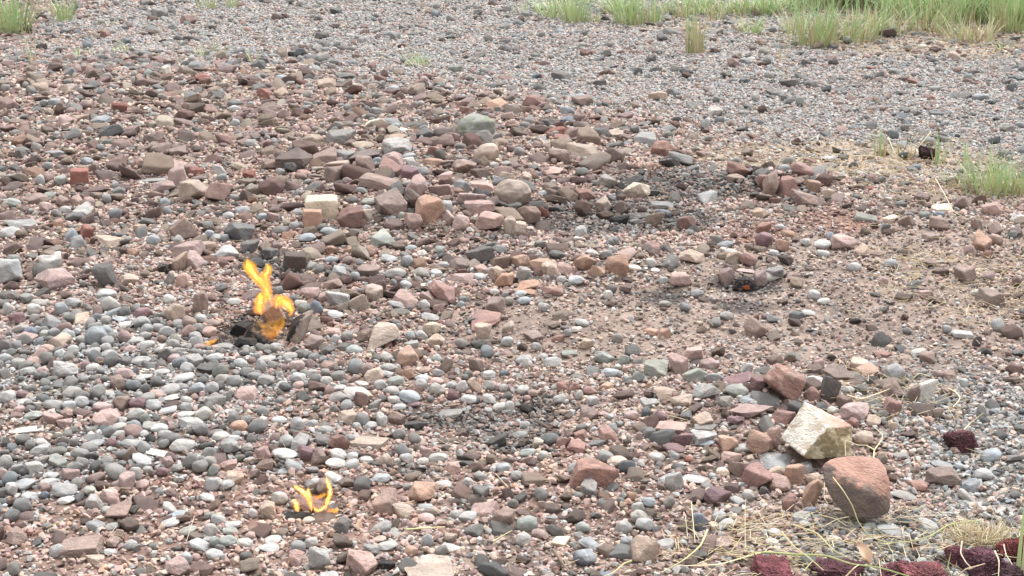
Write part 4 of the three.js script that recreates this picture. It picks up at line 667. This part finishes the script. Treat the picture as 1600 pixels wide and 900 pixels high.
stalk([[1530, 817, .02], [1485, 822, .03], [1450, 838, .03], [1415, 847, .03], [1385, 847, .03], [1360, 838, .04], [1343, 817, .07], [1332, 790, .11], [1318, 765, .14], [1303, 747, .14]], 0.0055, GR, YL, 'long green-yellow stalk arching from the straw tuft over the red boulder');
stalk([[1175, 864, .02], [1200, 863, .03], [1240, 864, .03], [1290, 868, .04], [1330, 880, .05], [1375, 888, .06], [1430, 902, .06]], 0.0085, YG, GR, 'thickest green-yellow stalk along the bottom edge over the lava rocks');
stalk([[1222, 832, .05], [1240, 856, .04], [1262, 872, .04], [1285, 893, .04]], 0.006, YL, YG, 'pale straight stalk crossing the thickest stalk near the crimson lava rock');
stalk([[1240, 822, .03], [1275, 835, .03], [1300, 858, .04], [1325, 872, .05]], 0.0055, YL, YG, 'straw stalk running from blue pebbles towards the dark lava rock');
stalk([[1104, 826, .03], [1093, 850, .03], [1070, 875, .03], [1035, 896, .02]], 0.007, YL, YG, 'bent yellow stalk below the upright blue pebble');
stalk([[1335, 806, .03], [1308, 812, .03], [1290, 820, .03], [1262, 824, .02]], 0.0042, PL, YL, 'thin pale stalk lying at the foot of the red boulder');
stalk([[1282, 804, .02], [1305, 813, .03], [1322, 822, .02]], 0.0048, YL, PL, 'short straw crossing the thin pale stalk before the boulder');
stalk([[1200, 862, .03], [1160, 868, .02], [1120, 882, .02], [1060, 884, .02]], 0.0055, YL, PL, 'straw stalk reaching left from the crimson lava rock');
stalk([[985, 876, .02], [975, 880, .02], [958, 893, .02], [945, 902, .02]], 0.0055, YG, YL, 'short yellow stalk at the bottom edge beside blue-grey pebbles');
stalk([[1082, 785, .015], [1083, 810, .05], [1085, 846, .06]], 0.0036, YG, PL, 'thin dry stem standing in front of the upright blue pebble');
stalk([[1164, 858, .02], [1164, 820, .06], [1163, 778, .10]], 0.0036, PL, YL, 'thin pale stem standing below a whitish round pebble');
stalk([[1138, 827, .02], [1165, 830, .02], [1195, 827, .02]], 0.0042, YL, PL, 'pale straw lying level between two grey pebbles');
stalk([[635, 826, .02], [660, 826, .02], [697, 821, .02]], 0.006, YG, YL, 'pale yellow straw lying alone right of the small flame');
stalk([[770, 848, .02], [785, 838, .02], [800, 831, .02]], 0.005, YG, YL, 'short greenish straw lying above the long near pebble');
stalk([[1420, 600, .03], [1426, 590, .06], [1437, 585, .07], [1452, 590, .06]], 0.006, PL, YL, 'curved pale stem over the white-faced rock');
stalk([[1475, 602, .02], [1492, 612, .03], [1499, 620, .03], [1487, 636, .02]], 0.0065, YL, PL, 'hooked pale straw right of the white-faced rock');
stalk([[1505, 674, .02], [1518, 660, .03], [1534, 645, .05]], 0.0055, PL, YL, 'pale twig rising from the purple lava rock');
stalk([[1363, 716, .10], [1366, 705, .09], [1376, 690, .08], [1378, 680, .07], [1368, 668, .06]], 0.0055, YL, PL, 'curly straw standing behind the red boulder');
stalk([[1366, 705, .09], [1352, 696, .08], [1340, 694, .08], [1322, 688, .08], [1322, 712, .06]], 0.0045, YL, PL, 'bent straw hanging between block and boulder');
stalk([[1322, 615, .04], [1345, 622, .03], [1370, 616, .03], [1390, 606, .03]], 0.005, PL, YL, 'straw lying among stones behind the broken cream block');
stalk([[1287, 752, .06], [1290, 775, .04], [1294, 790, .03], [1288, 800, .03]], 0.005, YL, PL, 'wavy straw between the orange wedge and the red boulder');
stalk([[1330, 244, .02], [1360, 243, .02], [1395, 252, .02], [1430, 262, .02]], 0.008, PL, YL, 'long dry straw lying left of the dark lava rock');
stalk([[1455, 205, .12], [1436, 228, .08], [1418, 242, .03]], 0.0055, YL, PL, 'pale stem leaning over the gravel behind the dark lava rock');
stalk([[1388, 215, .10], [1400, 240, .06], [1420, 258, .02]], 0.006, PL, YL, 'pale stem leaning left of the dark lava rock');
stalk([[1461, 280, .02], [1480, 310, .03], [1492, 330, .02], [1515, 343, .02]], 0.0065, PL, YL, 'straw lying below the low yellowish weed');
stalk([[1493, 905, .05], [1505, 890, .09], [1520, 886, .10], [1540, 884, .10]], 0.006, PL, [0.5, 0.35, 0.25], 'forked pale root over the biggest lava rock');
stalk([[1503, 848, .06], [1502, 866, .08], [1508, 880, .09], [1518, 888, .09]], 0.0055, [0.55, 0.38, 0.3], PL, 'pinkish stem hanging over the small mauve lava rock');
stalk([[1552, 863, .10], [1560, 878, .11], [1562, 902, .10]], 0.0055, PL, PL, 'pale stem hanging between dark and red lava rocks');
stalk([[1567, 853, .11], [1573, 868, .12], [1580, 884, .12]], 0.0045, [0.6, 0.4, 0.3], PL, 'thin pink stem across the bright red lava rock');
stalk([[1465, 858, .04], [1480, 853, .05], [1500, 847, .06]], 0.004, YL, PL, 'thin straw under the yellow tuft');
stalk([[1320, 905, .05], [1335, 890, .07], [1345, 882, .07]], 0.0055, YL, [0.55, 0.4, 0.25], 'short tan straw over the dark purple lava rock');
stalk([[1258, 893, .04], [1264, 882, .05], [1268, 876, .05]], 0.0045, YG, YL, 'short green-yellow straw beside the crimson lava rock');
stalk([[865, 862, .015], [878, 880, .02], [890, 895, .015]], 0.011, BR, [0.22, 0.17, 0.13], 'dark twig lying beside blue-grey pebbles at the bottom edge', 'twig', 'twig');
stalk([[1302, 355, .01], [1302, 342, .04]], 0.009, [0.7, 0.66, 0.6], [0.7, 0.66, 0.6], 'short whitish peg standing on reddish soil', 'peg', 'peg');
{ // a curled dead leaf against the lava
  const c = at(1348, 864, 0.045), g = new THREE.PlaneGeometry(0.05, 0.06, 8, 8), P = g.attributes.position, K = [];
  for (let i = 0; i < P.count; i++) { const x = P.getX(i) / 0.025, y = P.getY(i) / 0.03, w = Math.max(0.05, 1 - y * y * 0.9); P.setXYZ(i, x * w * 0.016 + 0.004 * y * y, y * 0.026, 0.009 * x * x - 0.008 * y * y + 0.003 * n3(x * 2, y * 2, 1)); K.push(0.46, 0.32, 0.22); }
  g.setAttribute('color', new THREE.Float32BufferAttribute(K, 3)); g.computeVertexNormals();
  const m = new THREE.Mesh(g, M.straw); m.position.copy(c.p); m.rotation.set(-1.0, 0.4, 0.5); tag(m, 'dead_leaf', 'curled tan dead leaf lying against the dark purple lava rock', 'leaf');
}

// ------------------------------------------------------------ flames
function ramp(stops) { // emission along a tongue, from its root to its tip
  const d = new Uint8Array(64 * 4 * 4);
  for (let y = 0; y < 64; y++) { const t = y / 63; let i = 0; while (i < stops.length - 2 && t > stops[i + 1][0]) i++; const [a, ca] = stops[i], [b, cb] = stops[i + 1], f = clamp((t - a) / (b - a)), c = mix3(ca, cb, f); for (let x = 0; x < 4; x++) { const o = (y * 4 + x) * 4; for (let n = 0; n < 3; n++) d[o + n] = Math.round(255 * clamp(c[n])); d[o + 3] = 255; } }
  const t = new THREE.DataTexture(d, 4, 64); t.magFilter = THREE.LinearFilter; t.needsUpdate = true; return t;
}
const core = ramp([[0, [0.95, 0.36, 0.08]], [0.2, [1, 0.66, 0.12]], [0.55, [1, 0.84, 0.22]], [1, [1, 0.72, 0.12]]]), shell = ramp([[0, [0.85, 0.26, 0.10]], [0.4, [1, 0.40, 0.06]], [1, [1, 0.5, 0.05]]]);
function ragged(stops, seed) {
  const W = 32, H = 96, d = new Uint8Array(W * H * 4);
  for (let y = 0; y < H; y++) for (let x = 0; x < W; x++) {
    const t = y / (H - 1), a = x / W * 6.2832; let i = 0; while (i < stops.length - 2 && t > stops[i + 1][0]) i++;
    const v = mix(stops[i][1], stops[i + 1][1], clamp((t - stops[i][0]) / (stops[i + 1][0] - stops[i][0])));
    const n = n3(Math.cos(a) * 1.4 + seed, t * 4.5, Math.sin(a) * 1.4) + 0.6 * n3(Math.cos(a) * 3 + seed, t * 11, Math.sin(a) * 3);
    const q = Math.round(255 * clamp(v * (0.95 + 1.5 * n))), o = (y * W + x) * 4; d[o] = d[o + 1] = d[o + 2] = q; d[o + 3] = 255;
  }
  const t = new THREE.DataTexture(d, W, H); t.wrapS = THREE.RepeatWrapping; t.magFilter = THREE.LinearFilter; t.needsUpdate = true; return t;
}
const fadeCore = ragged([[0, 0.1], [0.25, 0.6], [0.7, 0.62], [1, 0.08]], 3.3), fadeShell = ragged([[0, 0.04], [0.3, 0.17], [0.8, 0.14], [1, 0.02]], 8.1), fadeFaint = ragged([[0, 0.02], [0.4, 0.085], [1, 0.01]], 5.7);
const paleCore = ramp([[0, [1, 0.5, 0.10]], [0.25, [1, 0.8, 0.25]], [0.6, [1, 0.92, 0.45]], [1, [1, 0.86, 0.35]]]);
const fire = {
  faint: new THREE.MeshStandardMaterial({ color: 0x000000, emissive: 0xffffff, emissiveMap: shell, emissiveIntensity: 0.5, roughness: 1, transparent: true, alphaMap: fadeFaint, depthWrite: false }),
  pale: new THREE.MeshStandardMaterial({ color: 0x000000, emissive: 0xffffff, emissiveMap: paleCore, emissiveIntensity: 1.0, roughness: 1, transparent: true, alphaMap: fadeCore, depthWrite: false }),
  core: new THREE.MeshStandardMaterial({ color: 0x000000, emissive: 0xffffff, emissiveMap: core, emissiveIntensity: 1.0, roughness: 1, transparent: true, alphaMap: fadeCore, depthWrite: false }), shell: new THREE.MeshStandardMaterial({ color: 0x000000, emissive: 0xffffff, emissiveMap: shell, emissiveIntensity: 0.6, roughness: 1, transparent: true, alphaMap: fadeShell, depthWrite: false }) };
// a tongue of fire: [px, py, width in px] from its root up; a closed swelling shape
function tongue(parent, origin, m, pts, d0, grow, material, name) {
  pts = pts.map(([x, y, w]) => [x, y, w * 0.85]);
  const curve = new THREE.CatmullRomCurve3(pts.map(([x, y], i) => V((x - origin[0]) * m, (origin[1] - y) * m / cp, (d0 + 3 * Math.sin(i * 1.7 + x)) * m))), n = 40, k2 = 12, P = [], U = [], I = [];
  const wAt = (t) => { const f = t * (pts.length - 1), i = Math.min(pts.length - 2, Math.floor(f)), u = f - i; return mix(pts[i][2], pts[i + 1][2], u * u * (3 - 2 * u)); };
  for (let i = 0; i <= n; i++) {
    const t = i / n, x0 = origin[0] + pts[0][0] * 0.37, j0 = pts[0][1] * 0.21, c = curve.getPoint(t), tan = curve.getTangent(t), side = V(tan.y, -tan.x, 0).normalize(), w = Math.max(0.0003, (wAt(t) / 2 * (1 + 0.35 * n3(i * 0.33 + x0, j0, 2.5) + 0.3 * n3(i * 0.8 + x0, j0, 7.5)) + grow) * m * Math.min(1, Math.sqrt(Math.sin(Math.PI * clamp(t * 0.985 + 0.008)) * 2.2)));
    for (let j = 0; j < k2; j++) { const a = j / k2 * 6.2832, q = c.clone().addScaledVector(side, Math.cos(a) * w + 1.6 * m * n3(i * 0.3 + x0, 4.4, j0) * Math.min(1, i / 10)).add(V(0, 0, Math.sin(a) * w * 0.7)); P.push(q.x, q.y, q.z); U.push(j / k2, t); }
    if (i) for (let j = 0; j < k2; j++) { const a = (i - 1) * k2 + j, b = (i - 1) * k2 + (j + 1) % k2; I.push(a, b, a + k2, b, b + k2, a + k2); }
  }
  const g = new THREE.BufferGeometry(); g.setIndex(I); g.setAttribute('position', new THREE.Float32BufferAttribute(P, 3)); g.setAttribute('uv', new THREE.Float32BufferAttribute(U, 2)); g.computeVertexNormals();
  const o = new THREE.Mesh(g, material); o.name = name; parent.add(o); return o;
}
const numberedPart = (n, g) => { const c = g.children.filter((o) => o.name.startsWith(n)).length; return c ? n + '_' + String(c).padStart(3, '0') : n; };
function flame(px, py, tongues, label, light, pale) {
  const c = at(px, py), g = new THREE.Group(); g.position.copy(c.p);
  tongues.forEach((t, i) => { for (const gr of t.grow ? [0, t.grow, 2 * t.grow] : pale ? [-0.6, 0.2, 1.0, 1.9] : [-0.6, 0.4, 1.5, 2.8, 4.2]) tongue(g, [px, py], c.mpp, t.pts, t.d ?? 0, gr, t.faint ? fire.faint : fire.shell, numberedPart('outer_tongue', g)); if (!t.thin) tongue(g, [px, py], c.mpp, t.pts.map(([x, y, w]) => [x, y, w * (pale ? 0.75 : 0.55)]), t.d ?? 0, 0, pale ? fire.pale : fire.core, numberedPart('flame_tongue', g)); });
  tag(g, 'flame', label, 'flame', 'gas flames burning from the ground');
  g.traverse((o) => { o.castShadow = false; });
  if (light) { const l = new THREE.PointLight(new THREE.Color().setRGB(1, 0.5, 0.15), light); l.position.copy(c.p).add(V(0, 0.10, 0.05)); l.castShadow = true; l.shadow.radius = 2; scene.add(l); }
}
flame(424, 524, [
  { pts: [[428, 478, 4], [423, 462, 9], [417, 446, 13], [408, 436, 12], [399, 426, 14], [395, 414, 20], [393, 403, 6]], d: 0 },
  { pts: [[428, 458, 3], [421, 444, 6], [420, 430, 8], [424, 420, 6], [422, 412, 2]], d: -4 },
  { pts: [[411, 490, 10], [408, 478, 14], [411, 466, 12], [409, 455, 3]], d: 4 },
  { pts: [[417, 474, 8], [418, 462, 10], [417, 453, 3]], d: -2 },
  { pts: [[433, 482, 8], [437, 472, 14], [447, 472, 18], [456, 480, 9], [459, 488, 2]], d: 2 },
  { pts: [[432, 474, 5], [438, 467, 9], [446, 464, 4]], d: 0 },
  { pts: [[420, 512, 2], [417, 504, 4], [413, 497, 5], [411, 486, 5]], d: 26, thin: true, grow: 0.8, faint: true },
  { pts: [[434, 520, 2], [441, 506, 4], [447, 496, 5], [450, 484, 3]], d: 26, thin: true, grow: 0.8, faint: true },
  { pts: [[428, 522, 6], [428, 508, 20], [432, 496, 26], [437, 482, 12]], d: 50, thin: true, grow: 1.5, faint: true },
  { pts: [[424, 512, 4], [436, 500, 10], [446, 490, 12], [452, 478, 5]], d: 50, thin: true, grow: 1.2, faint: true },
  { pts: [[452, 492, 2], [457, 488, 3], [460, 480, 2]], d: 4, thin: true, grow: 0.8 },
], 'tall orange and yellow flame blown sideways above soot-black stones', 0.012);
flame(492, 803, [
  { pts: [[466, 800, 4], [465, 790, 10], [461, 783, 7], [459, 779, 2]] },
  { pts: [[487, 800, 3], [485, 785, 6], [482, 772, 10], [474, 764, 9], [464, 760, 6], [460, 757, 2]] },
  { pts: [[488, 797, 3], [486, 782, 6], [484, 768, 6], [483, 759, 2]], d: 4 },
  { pts: [[509, 797, 5], [511, 786, 8], [515, 774, 8], [518, 763, 6], [515, 752, 6], [511, 741, 3]] },
  { pts: [[489, 790, 3], [497, 795, 6], [505, 793, 5], [511, 786, 3]], d: 3 },
  { pts: [[488, 774, 2], [496, 777, 3], [505, 775, 3], [512, 770, 2]], d: -3, thin: true, grow: 1 },
  { pts: [[510, 799, 5], [518, 797, 8], [526, 795, 6], [531, 791, 2]], d: 4, thin: true },
  { pts: [[505, 800, 6], [500, 800, 8], [494, 798, 3]], d: 4, thin: true, grow: 1 },
], 'small pale yellow flame with two curling tongues in the lower left gravel', 0.008, true);
flame(322, 542, [{ pts: [[319, 541, 3], [325, 537, 5], [332, 533, 4], [342, 528, 1]], thin: true, grow: 1 }], 'faint orange tongue of flame lying low left of the tall flame', 0);
flame(120, 582, [{ pts: [[119, 582, 3], [120, 577, 5], [120, 571, 2]], grow: 1 }], 'tiny orange flame peeping out beside a pale stone in the pebble carpet', 0);
{ // the ember in the sooty hole, and soot-black stones by the tall flame
  const c = at(1166, 449, 0.014), em = new THREE.MeshStandardMaterial({ color: 0x1a0603, emissive: new THREE.Color().setRGB(1, 0.22, 0.08), emissiveIntensity: 0.08, roughness: 1 });
  const m = new THREE.Mesh(smallStone(950, 'rock', 5), em); m.scale.set(0.012, 0.006, 0.008); m.position.copy(c.p); tag(m, 'ember', 'dull orange ember glowing in the dark hole under the propped slab', 'ember');
}
renderer.render(scene, camera);
